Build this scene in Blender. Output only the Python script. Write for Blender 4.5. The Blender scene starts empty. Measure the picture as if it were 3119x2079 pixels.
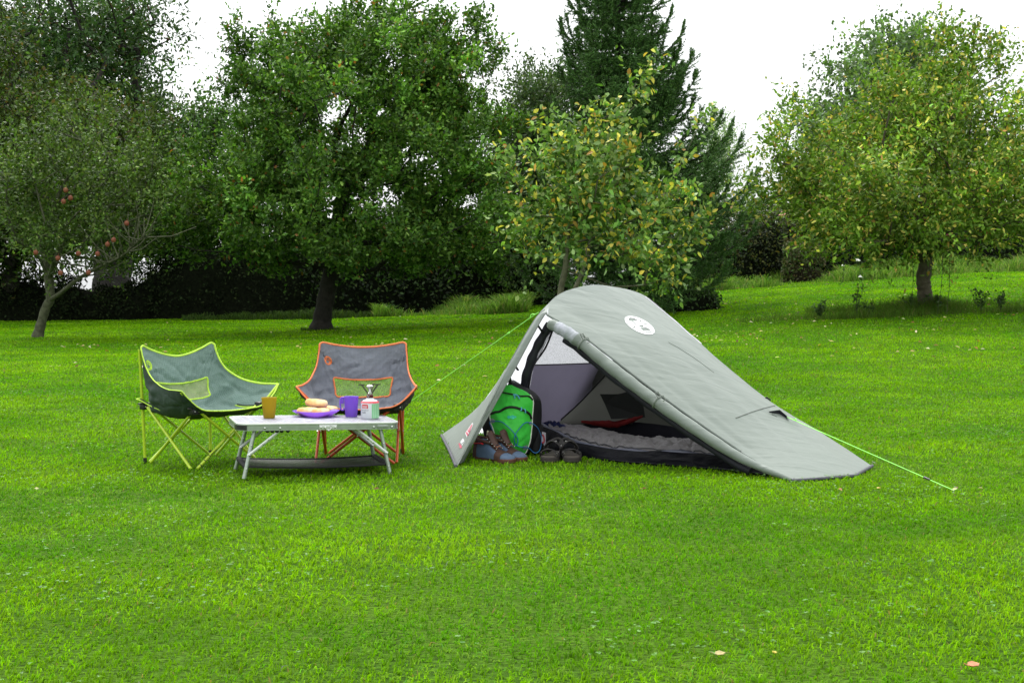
import bpy, math, random
import numpy as np
from math import pi, sin, cos, radians, atan, tan, sqrt
from mathutils import Vector, Matrix, noise as mnoise
from mathutils.bvhtree import BVHTree

SC = bpy.context.scene
COL = SC.collection

# ------------------------------------------------------------------ camera
HC = 0.95                                   # camera height
FPX, CXP, CYP = 4167.0, 1559.5, 1039.5      # focal length and centre in photograph pixels
PITCH = atan((CYP - 849.0) / FPX)
cd = bpy.data.cameras.new('camera'); cam = bpy.data.objects.new('camera', cd); COL.objects.link(cam)
cd.sensor_width = 36.0; cd.lens = FPX / 3119.0 * 36.0
cd.clip_start = 0.05; cd.clip_end = 2000
cam.location = (0, 0, HC); cam.rotation_euler = (pi / 2 - PITCH, 0, 0)
SC.camera = cam

# ------------------------------------------------------------------ world: bright overcast
W = bpy.data.worlds.new('World'); SC.world = W; W.use_nodes = True
wt = W.node_tree; wn = wt.nodes; wl = wt.links; wn.clear()
SUN_EL, SUN_AZ = radians(54), radians(-18)
sky = wn.new('ShaderNodeTexSky'); sky.sky_type = 'NISHITA'; sky.sun_disc = False
sky.sun_elevation = SUN_EL; sky.sun_rotation = SUN_AZ; sky.dust_density = 4.0; sky.air_density = 1.0
hs = wn.new('ShaderNodeHueSaturation'); hs.inputs['Saturation'].default_value = 0.12
bg1 = wn.new('ShaderNodeBackground'); bg1.inputs['Strength'].default_value = 0.05
wl.new(sky.outputs[0], hs.inputs['Color']); wl.new(hs.outputs[0], bg1.inputs['Color'])
tc = wn.new('ShaderNodeTexCoord'); sp = wn.new('ShaderNodeSeparateXYZ'); wl.new(tc.outputs['Generated'], sp.inputs[0])
mr = wn.new('ShaderNodeMapRange'); mr.inputs['From Min'].default_value = 0.0; mr.inputs['From Max'].default_value = 1.0
mr.inputs['To Min'].default_value = 0.36; mr.inputs['To Max'].default_value = 1.12
wl.new(sp.outputs['Z'], mr.inputs['Value'])
cmul = wn.new('ShaderNodeVectorMath'); cmul.operation = 'SCALE'; cmul.inputs[0].default_value = (0.965, 0.99, 1.0)
wl.new(mr.outputs[0], cmul.inputs['Scale'])
bg2 = wn.new('ShaderNodeBackground'); bg2.inputs['Strength'].default_value = 1.30
wl.new(cmul.outputs[0], bg2.inputs['Color'])
ad = wn.new('ShaderNodeAddShader'); wl.new(bg1.outputs[0], ad.inputs[0]); wl.new(bg2.outputs[0], ad.inputs[1])
wo = wn.new('ShaderNodeOutputWorld'); wl.new(ad.outputs[0], wo.inputs['Surface'])

sd = bpy.data.lights.new('sun', 'SUN'); so = bpy.data.objects.new('sun', sd); COL.objects.link(so)
sd.energy = 1.5; sd.angle = radians(20); sd.color = (1.0, 0.97, 0.92)
_d = Vector((sin(SUN_AZ) * cos(SUN_EL), cos(SUN_AZ) * cos(SUN_EL), sin(SUN_EL)))
so.rotation_euler = _d.to_track_quat('Z', 'Y').to_euler(); so.location = (0, 0, 30)

SC.view_settings.view_transform = 'Standard'; SC.view_settings.look = 'None'
SC.view_settings.exposure = 0.72; SC.view_settings.gamma = 1.0
SC.render.engine = 'CYCLES'
SC.cycles.max_bounces = 7; SC.cycles.diffuse_bounces = 3; SC.cycles.glossy_bounces = 3
SC.cycles.transmission_bounces = 5; SC.cycles.transparent_max_bounces = 12
SC.cycles.caustics_reflective = False; SC.cycles.caustics_refractive = False

# ------------------------------------------------------------------ placing helpers
K = 3119.0 / 2352.0
CT, ST = cos(PITCH), sin(PITCH)
def ray(px, py):
    a = (px * K - CXP) / FPX; b = (CYP - py * K) / FPX
    return Vector((a, CT + b * ST, -ST + b * CT))
def Q(px, py, Y):
    r = ray(px, py); return Vector((0, 0, HC)) + r * (Y / r.y)
def G(px, py, z=0.0):
    r = ray(px, py); return Vector((0, 0, HC)) + r * ((z - HC) / r.z)
def QZ(px, py, Y):
    return Q(px, py, Y)

def sstep(t):
    t = np.clip(t, 0, 1); return t * t * (3 - 2 * t)
_AU = np.array([-0.8, -0.36, -0.14, 0.0, 0.15, 0.36, 0.8]); _AZ = np.array([0.1, 0.13, 0.17, 0.36, 0.74, 1.12, 1.5])
def gz(x, y):
    x = np.asarray(x, float); y = np.asarray(y, float)
    a = np.interp(x / 27.0, _AU, _AZ)
    t = np.clip((y - 8.6) / 21.5, 0, 1.15)
    z = a * (0.35 * t + 0.65 * t * t * (3 - 2 * np.clip(t, 0, 1)))
    z = np.where(y > 36, z - np.minimum((y - 36) * 0.02, 4.0), z)
    und = 0.012 * np.sin(x * 0.9 + 1.3) * np.sin(y * 0.7) * sstep((y - 8.5) / 4)
    return z + und

# ------------------------------------------------------------------ naming helpers
def tag(o, label=None, cat=None, group=None, kind=None):
    if label: o['label'] = label
    if cat: o['category'] = cat
    if group: o['group'] = group
    if kind: o['kind'] = kind
    return o
def thing(name, label, cat, loc=(0, 0, 0), rz=0.0, group=None):
    o = bpy.data.objects.new(name, None); COL.objects.link(o); o.empty_display_size = 0.1
    o.location = loc; o.rotation_euler = (0, 0, rz)
    return tag(o, label, cat, group)
def attach(o, parent):
    o.parent = parent
    return o

# ------------------------------------------------------------------ materials
MATS = {}
def new_mat(name):
    m = bpy.data.materials.new(name); m.use_nodes = True; m.node_tree.nodes.clear(); return m
def mat(name, c, rough=0.6, var=0.12, scale=20.0, bump=0.0, bscale=60.0, metal=0.0, trans=0.0, spec=0.35,
        alpha=1.0, c2=None, coat=0.0, sheen=0.0, trc=None, transmission=0.0, detail=4.0):
    """procedural Principled material with noise in colour and relief; trans mixes in a translucent lobe"""
    if name in MATS: return MATS[name]
    m = new_mat(name); nt = m.node_tree; N = nt.nodes; L = nt.links
    tcn = N.new('ShaderNodeTexCoord'); nz = N.new('ShaderNodeTexNoise'); nz.inputs['Scale'].default_value = scale
    nz.inputs['Detail'].default_value = detail
    L.new(tcn.outputs['Object'], nz.inputs['Vector'])
    rp = N.new('ShaderNodeMix'); rp.data_type = 'RGBA'
    ca = c2 if c2 else tuple(min(1, x * (1 + var)) for x in c)
    cb = c if c2 else tuple(x * (1 - var) for x in c)
    rp.inputs[6].default_value = (*cb, 1); rp.inputs[7].default_value = (*ca, 1)
    st = N.new('ShaderNodeMapRange'); st.inputs['From Min'].default_value = 0.3; st.inputs['From Max'].default_value = 0.7
    L.new(nz.outputs['Fac'], st.inputs['Value']); L.new(st.outputs[0], rp.inputs['Factor'])
    b = N.new('ShaderNodeBsdfPrincipled'); L.new(rp.outputs[2], b.inputs['Base Color'])
    b.inputs['Roughness'].default_value = rough; b.inputs['Metallic'].default_value = metal
    b.inputs['Specular IOR Level'].default_value = spec; b.inputs['Coat Weight'].default_value = coat
    b.inputs['Sheen Weight'].default_value = sheen; b.inputs['Transmission Weight'].default_value = transmission
    if bump:
        n2 = N.new('ShaderNodeTexNoise'); n2.inputs['Scale'].default_value = bscale; n2.inputs['Detail'].default_value = 5
        L.new(tcn.outputs['Object'], n2.inputs['Vector'])
        bp = N.new('ShaderNodeBump'); bp.inputs['Strength'].default_value = bump; bp.inputs['Distance'].default_value = 0.01
        L.new(n2.outputs['Fac'], bp.inputs['Height']); L.new(bp.outputs[0], b.inputs['Normal'])
    out = N.new('ShaderNodeOutputMaterial'); last = b.outputs[0]
    if trans:
        t = N.new('ShaderNodeBsdfTranslucent'); mx = N.new('ShaderNodeMixShader'); mx.inputs[0].default_value = trans
        if trc: t.inputs['Color'].default_value = (*trc, 1)
        else: L.new(rp.outputs[2], t.inputs['Color'])
        L.new(last, mx.inputs[1]); L.new(t.outputs[0], mx.inputs[2]); last = mx.outputs[0]
    if alpha < 1:
        tr = N.new('ShaderNodeBsdfTransparent'); mx = N.new('ShaderNodeMixShader'); mx.inputs[0].default_value = alpha
        L.new(tr.outputs[0], mx.inputs[1]); L.new(last, mx.inputs[2]); last = mx.outputs[0]
    L.new(last, out.inputs['Surface'])
    MATS[name] = m
    return m

def leaf_mat(name, trans=0.35, rough=0.45, spec=0.35, boost=1.5):
    """leaf / blade material: colour comes from the per-leaf attribute 'col'"""
    if name in MATS: return MATS[name]
    m = new_mat(name); nt = m.node_tree; N = nt.nodes; L = nt.links
    at = N.new('ShaderNodeAttribute'); at.attribute_name = 'col'
    b = N.new('ShaderNodeBsdfPrincipled'); L.new(at.outputs['Color'], b.inputs['Base Color'])
    b.inputs['Roughness'].default_value = rough; b.inputs['Specular IOR Level'].default_value = spec
    t = N.new('ShaderNodeBsdfTranslucent')
    mm = N.new('ShaderNodeVectorMath'); mm.operation = 'MULTIPLY'; mm.inputs[1].default_value = (1.15 * boost, 1.25 * boost, 0.55 * boost)
    L.new(at.outputs['Color'], mm.inputs[0]); L.new(mm.outputs[0], t.inputs['Color'])
    mx = N.new('ShaderNodeMixShader'); mx.inputs[0].default_value = trans
    L.new(b.outputs[0], mx.inputs[1]); L.new(t.outputs[0], mx.inputs[2])
    o = N.new('ShaderNodeOutputMaterial'); L.new(mx.outputs[0], o.inputs['Surface'])
    MATS[name] = m
    return m

def grid_fabric(name, c, line, cell=0.012, var=0.1, trans=0.0, rough=0.65):
    """ripstop cloth: fine paler grid over a noisy base"""
    m = new_mat(name); nt = m.node_tree; N = nt.nodes; L = nt.links
    uv = N.new('ShaderNodeUVMap'); uv.uv_map = 'uv'
    sx = N.new('ShaderNodeSeparateXYZ'); L.new(uv.outputs[0], sx.inputs[0])
    outs = []
    for ax in ('X', 'Y'):
        mu = N.new('ShaderNodeMath'); mu.operation = 'MULTIPLY'; mu.inputs[1].default_value = 1.0 / cell; L.new(sx.outputs[ax], mu.inputs[0])
        fr = N.new('ShaderNodeMath'); fr.operation = 'FRACT'; L.new(mu.outputs[0], fr.inputs[0])
        lt = N.new('ShaderNodeMath'); lt.operation = 'LESS_THAN'; lt.inputs[1].default_value = 0.22; L.new(fr.outputs[0], lt.inputs[0])
        outs.append(lt)
    mxm = N.new('ShaderNodeMath'); mxm.operation = 'MAXIMUM'; L.new(outs[0].outputs[0], mxm.inputs[0]); L.new(outs[1].outputs[0], mxm.inputs[1])
    sc_ = N.new('ShaderNodeMath'); sc_.operation = 'MULTIPLY'; sc_.inputs[1].default_value = 0.55; L.new(mxm.outputs[0], sc_.inputs[0])
    tcn = N.new('ShaderNodeTexCoord'); nz = N.new('ShaderNodeTexNoise'); nz.inputs['Scale'].default_value = 9; L.new(tcn.outputs['Object'], nz.inputs['Vector'])
    a = N.new('ShaderNodeMix'); a.data_type = 'RGBA'; a.inputs[6].default_value = (*[x * (1 - var) for x in c], 1); a.inputs[7].default_value = (*[x * (1 + var) for x in c], 1)
    L.new(nz.outputs['Fac'], a.inputs['Factor'])
    g = N.new('ShaderNodeMix'); g.data_type = 'RGBA'; L.new(sc_.outputs[0], g.inputs['Factor']); L.new(a.outputs[2], g.inputs[6]); g.inputs[7].default_value = (*line, 1)
    b = N.new('ShaderNodeBsdfPrincipled'); L.new(g.outputs[2], b.inputs['Base Color']); b.inputs['Roughness'].default_value = rough
    b.inputs['Specular IOR Level'].default_value = 0.3; b.inputs['Sheen Weight'].default_value = 0.1
    n2 = N.new('ShaderNodeTexNoise'); n2.inputs['Scale'].default_value = 30; n2.inputs['Detail'].default_value = 4; n2.inputs['Distortion'].default_value = 1.2
    L.new(tcn.outputs['Object'], n2.inputs['Vector'])
    bp = N.new('ShaderNodeBump'); bp.inputs['Strength'].default_value = 0.35; bp.inputs['Distance'].default_value = 0.012
    L.new(n2.outputs['Fac'], bp.inputs['Height']); L.new(bp.outputs[0], b.inputs['Normal'])
    last = b.outputs[0]
    if trans:
        t = N.new('ShaderNodeBsdfTranslucent'); mx = N.new('ShaderNodeMixShader'); mx.inputs[0].default_value = trans
        L.new(g.outputs[2], t.inputs['Color']); L.new(last, mx.inputs[1]); L.new(t.outputs[0], mx.inputs[2]); last = mx.outputs[0]
    o = N.new('ShaderNodeOutputMaterial'); L.new(last, o.inputs['Surface'])
    return m

# ------------------------------------------------------------------ mesh builder
class MB:
    def __init__(s): s.v = []; s.f = []; s.m = []; s.uv = {}
    def add(s, vs, fs, mi=0):
        o = len(s.v); s.v.extend([tuple(p) for p in vs]); s.f.extend([tuple(i + o for i in f) for f in fs]); s.m.extend([mi] * len(fs)); return o
    def tube(s, pts, r, n=8, mi=0, cap=True, flat=1.0, up=None):
        pts = [Vector(p) for p in pts]; k = len(pts)
        rr = r if isinstance(r, (list, tuple, np.ndarray)) else [r] * k
        vs = []; nv = None
        for i, p in enumerate(pts):
            t = (pts[min(i + 1, k - 1)] - pts[max(i - 1, 0)])
            t = t.normalized() if t.length > 1e-9 else Vector((0, 0, 1))
            if nv is None:
                ref = Vector(up) if up else (Vector((0, 0, 1)) if abs(t.z) < .9 else Vector((1, 0, 0)))
                nv = (ref - t * ref.dot(t)).normalized()
            else:
                nv = (nv - t * nv.dot(t)); nv = nv.normalized() if nv.length > 1e-6 else Vector((1, 0, 0))
            b = t.cross(nv)
            for j in range(n):
                a = 2 * pi * j / n; vs.append(p + (nv * cos(a) * flat + b * sin(a)) * rr[i])
        fs = [(i * n + j, i * n + (j + 1) % n, (i + 1) * n + (j + 1) % n, (i + 1) * n + j) for i in range(k - 1) for j in range(n)]
        if cap: fs += [tuple(range(n - 1, -1, -1)), tuple((k - 1) * n + j for j in range(n))]
        s.add(vs, fs, mi)
    def box(s, c, d, mi=0, rot=None, bev=0.0):
        c = Vector(c); hx, hy, hz = d[0] / 2, d[1] / 2, d[2] / 2
        if bev <= 0:
            vs = [Vector((x * hx, y * hy, z * hz)) for x in (-1, 1) for y in (-1, 1) for z in (-1, 1)]
            fs = [(0, 1, 3, 2), (4, 6, 7, 5), (0, 4, 5, 1), (2, 3, 7, 6), (0, 2, 6, 4), (1, 5, 7, 3)]
        else:
            import bmesh
            bm = bmesh.new(); bmesh.ops.create_cube(bm, size=1.0)
            for v in bm.verts: v.co = Vector((v.co.x * d[0], v.co.y * d[1], v.co.z * d[2]))
            bmesh.ops.bevel(bm, geom=bm.edges[:] , offset=bev, segments=2, profile=0.5, affect='EDGES')
            bm.verts.index_update(); vs = [v.co.copy() for v in bm.verts]; fs = [tuple(v.index for v in f.verts) for f in bm.faces]; bm.free()
        if rot is not None: vs = [rot @ v for v in vs]
        s.add([v + c for v in vs], fs, mi)
    def lathe(s, prof, c=(0, 0, 0), n=32, mi=0, sx=1.0, sy=1.0):
        c = Vector(c); k = len(prof); vs = []
        for r, z in prof:
            for j in range(n):
                a = 2 * pi * j / n; vs.append(c + Vector((r * cos(a) * sx, r * sin(a) * sy, z)))
        fs = [(i * n + j, i * n + (j + 1) % n, (i + 1) * n + (j + 1) % n, (i + 1) * n + j) for i in range(k - 1) for j in range(n)]
        if prof[0][0] > 1e-6: fs.append(tuple(range(n - 1, -1, -1)))
        if prof[-1][0] > 1e-6: fs.append(tuple((k - 1) * n + j for j in range(n)))
        s.add(vs, fs, mi)
    def grid(s, A, mi=0, skip=None):
        A = np.asarray(A); h, w = A.shape[:2]
        vs = [tuple(map(float, A[i, j])) for i in range(h) for j in range(w)]
        fs = [(i * w + j, i * w + j + 1, (i + 1) * w + j + 1, (i + 1) * w + j) for i in range(h - 1) for j in range(w - 1)
              if not (skip and skip(i, j))]
        return s.add(vs, fs, mi)
    def sphere(s, c, r, n=10, mi=0, sc=(1, 1, 1), rot=None):
        c = Vector(c); m_ = n; vs = []; rings = max(4, n // 2 + 1)
        for i in range(rings + 1):
            ph = pi * i / rings
            for j in range(m_):
                a = 2 * pi * j / m_
                v = Vector((sin(ph) * cos(a) * r * sc[0], sin(ph) * sin(a) * r * sc[1], cos(ph) * r * sc[2]))
                if rot is not None: v = rot @ v
                vs.append(c + v)
        fs = [(i * m_ + j, (i + 1) * m_ + j, (i + 1) * m_ + (j + 1) % m_, i * m_ + (j + 1) % m_) for i in range(rings) for j in range(m_)]
        s.add(vs, fs, mi)
    def build(s, name, mats, parent=None, smooth=True, sub=0, bevel=0.0, uvs=None):
        me = bpy.data.meshes.new(name); me.from_pydata(s.v, [], s.f)
        if not isinstance(mats, (list, tuple)): mats = [mats]
        for m in mats: me.materials.append(m)
        me.polygons.foreach_set('material_index', s.m)
        if smooth: me.polygons.foreach_set('use_smooth', [True] * len(s.f))
        if uvs is not None:
            ul = me.uv_layers.new(name='uv'); li = np.zeros(len(me.loops), int); me.loops.foreach_get('vertex_index', li)
            ul.data.foreach_set('uv', np.asarray(uvs, float)[li].ravel())
        me.update()
        o = bpy.data.objects.new(name, me); COL.objects.link(o)
        if parent: o.parent = parent
        if bevel:
            b = o.modifiers.new('bevel', 'BEVEL'); b.width = bevel; b.segments = 2; b.limit_method = 'ANGLE'; b.angle_limit = radians(40)
        if smooth: auto_smooth(o)
        if sub:
            m_ = o.modifiers.new('sub', 'SUBSURF'); m_.levels = sub; m_.render_levels = sub
        return o
def auto_smooth(o, ang=40):
    me = o.data
    if len(me.polygons) > 60000: return
    import bmesh
    bm = bmesh.new(); bm.from_mesh(me); c = radians(ang)
    for e in bm.edges:
        if len(e.link_faces) == 2:
            try: e.smooth = e.calc_face_angle() < c
            except ValueError: pass
    bm.to_mesh(me); bm.free()

def cr1(p0, p1, p2, p3, t):
    return 0.5 * ((2 * p1) + (-p0 + p2) * t + (2 * p0 - 5 * p1 + 4 * p2 - p3) * t * t + (-p0 + 3 * p1 - 3 * p2 + p3) * t ** 3)
def crcurve(P, n):
    P = np.asarray([tuple(p) for p in P], float); k = len(P); out = []
    for q in np.linspace(0, k - 1, n):
        i = min(int(q), k - 2); t = q - i
        p0 = P[i - 1] if i > 0 else 2 * P[0] - P[1]; p3 = P[i + 2] if i + 2 < k else 2 * P[-1] - P[-2]
        out.append(cr1(p0, P[i], P[i + 1], p3, t))
    return np.array(out)
def crgrid(C, nv, nu):
    rows = [crcurve(r, nu) for r in C]
    rows = np.array(rows)
    return np.stack([crcurve(rows[:, j], nv) for j in range(nu)], axis=1)
def gridnormals(A):
    du = np.gradient(A, axis=1); dv = np.gradient(A, axis=0); n = np.cross(du, dv)
    return n / np.maximum(np.linalg.norm(n, axis=2, keepdims=True), 1e-9)
def nz3(x, y, z, sc, seed=0.0, oc=3):
    return mnoise.fractal(Vector((x * sc + seed, y * sc + seed * .7, z * sc - seed)), 1.0, 2.0, oc)

def text_mesh(txt, h=1.0, bold=0.0, ext=0.0):
    cu = bpy.data.curves.new('t', 'FONT'); cu.body = txt; cu.size = 1.0; cu.align_x = 'CENTER'; cu.align_y = 'CENTER'
    cu.offset = bold; cu.resolution_u = 2; cu.extrude = ext
    o = bpy.data.objects.new('t', cu); COL.objects.link(o)
    dg = bpy.context.evaluated_depsgraph_get(); me = o.evaluated_get(dg).to_mesh()
    vs = [(v.co.x * h / 0.7, v.co.y * h / 0.7) for v in me.vertices]; fs = [tuple(p.vertices) for p in me.polygons]
    o.evaluated_get(dg).to_mesh_clear(); bpy.data.objects.remove(o); bpy.data.curves.remove(cu)
    return vs, fs

# ------------------------------------------------------------------ numpy mesh (leaves, blades)
TEMPL = {
    'kite': (np.array([[0, 0, 0], [.45, .5, .12], [1, 0, 0], [.45, -.5, .12]]), [(0, 2, 1), (0, 3, 2)]),
    'ovate': (np.array([[0, 0, 0], [.3, .46, .12], [.65, .38, .08], [1, 0, -.08], [.65, -.38, .08], [.3, -.46, .12]]), [(0, 3, 2, 1), (0, 5, 4, 3)]),
    'oak': (np.array([[0, 0, 0], [.25, .22, .05], [.38, .52, .12], [.55, .25, .05], [.75, .42, .08], [1, 0, -.06], [.75, -.42, .08], [.55, -.25, .05], [.38, -.52, .12], [.25, -.22, .05]]),
            [(0, 5, 4, 3), (0, 3, 2, 1), (0, 7, 6, 5), (0, 9, 8, 7)]),
    'needle': (np.array([[0, .5, 0], [0, -.5, 0], [1, 0, 0]]), [(0, 1, 2)]),
}
def rows_norm(a): return a / np.maximum(np.linalg.norm(a, axis=1, keepdims=True), 1e-9)
def raw_mesh(name, V, faces_flat, starts, totals, col=None, mats=None, parent=None, smooth=False):
    me = bpy.data.meshes.new(name)
    me.vertices.add(len(V)); me.vertices.foreach_set('co', np.asarray(V, np.float32).ravel())
    me.loops.add(len(faces_flat)); me.loops.foreach_set('vertex_index', np.asarray(faces_flat, np.int32))
    me.polygons.add(len(starts)); me.polygons.foreach_set('loop_start', np.asarray(starts, np.int32))
    try: me.polygons.foreach_set('loop_total', np.asarray(totals, np.int32))
    except Exception: pass
    if smooth: me.polygons.foreach_set('use_smooth', np.ones(len(starts), bool))
    if col is not None:
        at = me.color_attributes.new('col', 'FLOAT_COLOR', 'POINT')
        c4 = np.ones((len(V), 4), np.float32); c4[:, :3] = col; at.data.foreach_set('color', c4.ravel())
    if mats: me.materials.append(mats)
    me.update(calc_edges=True)
    o = bpy.data.objects.new(name, me); COL.objects.link(o)
    if parent: o.parent = parent
    return o
def leaves(name, pos, d, n, L, Wd, col, m, parent=None, kind='kite', curl=1.0):
    T, F = TEMPL[kind]; N = len(pos); k = len(T)
    d = rows_norm(d); sdv = rows_norm(np.cross(d, n)); n = np.cross(sdv, d)
    V = (pos[:, None, :] + d[:, None, :] * (T[None, :, 0:1] * L[:, None, None]) + sdv[:, None, :] * (T[None, :, 1:2] * Wd[:, None, None])
         + n[:, None, :] * (T[None, :, 2:3] * Wd[:, None, None] * curl)).reshape(-1, 3)
    ff = np.concatenate([np.array(f) for f in F]); ft = np.array([len(f) for f in F])
    flat = (ff[None, :] + (np.arange(N) * k)[:, None]).ravel()
    tot = np.tile(ft, N); st = np.concatenate([[0], np.cumsum(tot)[:-1]])
    return raw_mesh(name, V, flat, st, tot, np.repeat(col, k, axis=0), m, parent)

def palette(rng, N, cols, w, jit=0.22, bright=None):
    cols = np.array(cols, float); idx = rng.choice(len(cols), N, p=np.array(w) / np.sum(w)); c = cols[idx]
    c = c * (1 + jit * rng.standard_normal((N, 1)).clip(-2, 2)) * (1 + .06 * rng.standard_normal((N, 3)))
    if bright is not None: c = c * bright[:, None]
    return np.clip(c, 0.002, 0.9)

# ------------------------------------------------------------------ trees
BARK = lambda: mat('bark', (0.055, 0.048, 0.036), 0.9, .45, 14, .9, 30, c2=(0.12, 0.12, 0.075))
BARK_PALE = lambda: mat('bark_pale', (0.06, 0.058, 0.035), 0.9, .4, 16, .8, 40, c2=(0.13, 0.13, 0.08))
BARK_DARK = lambda: mat('bark_dark', (0.022, 0.02, 0.016), 0.95, .45, 12, .8, 26)

def skeleton(rng, trunk, f0, targets, seg=.35, wig=.05, pen=.35, sag=.0):
    pos = [np.array(p, float) for p in trunk]; par = [-1] + list(range(len(trunk) - 1))
    pl = [0.0]
    for i in range(1, len(trunk)): pl.append(pl[-1] + (np.linalg.norm(pos[i] - pos[i - 1]) if i >= f0 else 0))
    w = [0] * len(pos); ends = []
    order = np.argsort(np.linalg.norm(targets - pos[f0], axis=1))
    for ti in order:
        t = targets[ti]; A = np.array(pos[f0:]); d = np.linalg.norm(A - t, axis=1)
        dz = np.maximum(A[:, 2] - t[2], 0)
        i = int(np.argmin(d + pen * np.array(pl[f0:]) + .5 * dz)) + f0
        dist = d[i - f0]; n = max(1, int(dist / seg)); p0 = pos[i]; prev = i
        bow = rng.standard_normal(3) * wig * dist + np.array([0, 0, sag * dist])
        for k in range(1, n + 1):
            f = k / n; p = p0 * (1 - f) + t * f + bow * sin(pi * f) + (rng.standard_normal(3) * wig * .4 * seg if k < n else 0)
            pos.append(p); par.append(prev); pl.append(pl[prev] + np.linalg.norm(p - pos[prev])); w.append(0); prev = len(pos) - 1
        ends.append(prev); j = prev
        while j >= 0: w[j] += 1; j = par[j]
    return np.array(pos), par, np.array(w, float)

def branch_mesh(name, pos, par, w, r0, m, parent, rmin=.004, expo=.5, ntr=0, flare=1.0, maxw=None):
    W_ = w.max(); r = np.maximum(r0 * (np.maximum(w, 1) / W_) ** expo, rmin)
    mb = MB()
    if ntr:
        base = pos[:ntr]; c = crcurve(base, (ntr - 1) * 5 + 1); rr = []
        for q in range(len(c)):
            f = q / (len(c) - 1); rad = np.interp(f * (ntr - 1), np.arange(ntr), r[:ntr])
            rad *= 1 + (flare - 1) * max(0, 1 - f * 4) ** 2 + .06 * sin(q * 1.7)
            rr.append(rad)
        mb.tube(c, rr, 12, cap=True)
    for i in range(max(ntr, 1), len(pos)):
        p = par[i]; ra = min(r[p], r[i] * 1.35) if p >= ntr else r[i] * 1.25
        mb.tube([pos[p], pos[i]], [ra, r[i]], 6 if r[i] > .012 else 4, cap=False)
    return mb.build(name, m, parent)

def shoot_leaves(rng, T, centre, nsh, nlf, slen, out=.6, up=.5, rnd=.7, spread=.12, LL=.08, LW=.045, lup=.6, hang=0.0, thin=0):
    """leaves set along short shoots that start around every target point T"""
    n = len(T); o = rows_norm(T - centre)
    S = np.repeat(T, nsh, axis=0); O = np.repeat(o, nsh, axis=0)
    sdv = rows_norm(O * out + np.array([0, 0, up]) + rng.standard_normal((len(S), 3)) * rnd)
    sl = slen * rng.uniform(.45, 1.25, len(S)); S = S + rng.standard_normal(S.shape) * spread
    f = np.tile((np.arange(nlf) + .5) / nlf, len(S)); A = np.repeat(S, nlf, axis=0); D = np.repeat(sdv, nlf, axis=0); l = np.repeat(sl, nlf)
    pos = A + D * (f * l)[:, None] + rng.standard_normal(A.shape) * .012
    if hang: pos[:, 2] -= hang * (f * l) ** 2 / slen
    d = rows_norm(D * .55 + rng.standard_normal(A.shape) * .62 + np.array([0, 0, -.25 * bool(hang)]))
    nn = rng.standard_normal(A.shape) * .75 + np.array([0, 0, lup]) + np.repeat(O, nlf, axis=0) * .35
    L = LL * rng.uniform(.6, 1.25, len(pos)); Wd = LW * rng.uniform(.6, 1.2, len(pos))
    return pos, d, nn, L, Wd

def ell_points(rng, n, ells, shell=.45):
    """points in a union of ellipsoids (cx, cy, cz, rx, ry, rz), thicker towards the surface"""
    vol = np.array([e[3] * e[4] * e[5] for e in ells]) ** .75; k = rng.choice(len(ells), n, p=vol / vol.sum()); E = np.array(ells)[k]
    v = rows_norm(rng.standard_normal((n, 3))); rad = rng.uniform(0, 1, n) ** shell
    return E[:, :3] + v * rad[:, None] * E[:, 3:]
def pell(px, py, rpx, rpy, Y, ry=None):
    """ellipsoid whose outline in the photograph is centred on px, py"""
    c = Q(px, py, Y); k = Y / (FPX / K); return (c.x, c.y, c.z, rpx * k, (ry if ry else rpx * k), rpy * k)

def tree(name, label, cat, seed, trunk, f0, ells, ntar, r0, pal, pw, leafm, LL, LW, kind='kite', nsh=10, nlf=9, slen=.35, bark=None,
         centre=None, out=.6, up=.5, rnd=.7, spread=.12, wig=.05, pen=.35, expo=.5, rmin=.004, shell=.45, lup=.6, hang=0.0, group=None,
         flare=1.35, extra=None, jit=.22, filt=None, sag=0.0, zfloor=None):
    rng = np.random.default_rng(seed)
    root = thing(name, label, cat, tuple(trunk[0]), group=group); off = np.array(trunk[0], float)
    T = ell_points(rng, ntar, ells, shell)
    if extra is not None: T = np.vstack([T, extra])
    if filt is not None: T = T[filt(T)]
    if zfloor is not None: T = T[T[:, 2] > zfloor]
    tr = [np.array(p, float) - off for p in trunk]; T = T - off
    pos, par, w = skeleton(rng, tr, f0, T, wig=wig, pen=pen, sag=sag)
    branch_mesh('trunk', pos, par, w, r0, bark or BARK(), root, rmin=rmin, expo=expo, ntr=len(trunk), flare=flare)
    c = (np.array(centre) - off) if centre is not None else np.average(T, axis=0)
    p, d, n, L, Wd = shoot_leaves(rng, T, c, nsh, nlf, slen, out, up, rnd, spread, LL, LW, lup, hang)
    col = palette(rng, len(p), pal, pw, jit) * np.repeat(np.exp(.26 * rng.standard_normal(len(T))), nsh * nlf)[:, None]
    leaves('crown', p, d, n, L, Wd, col, leafm, root, kind)
    return root, T + off

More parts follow.
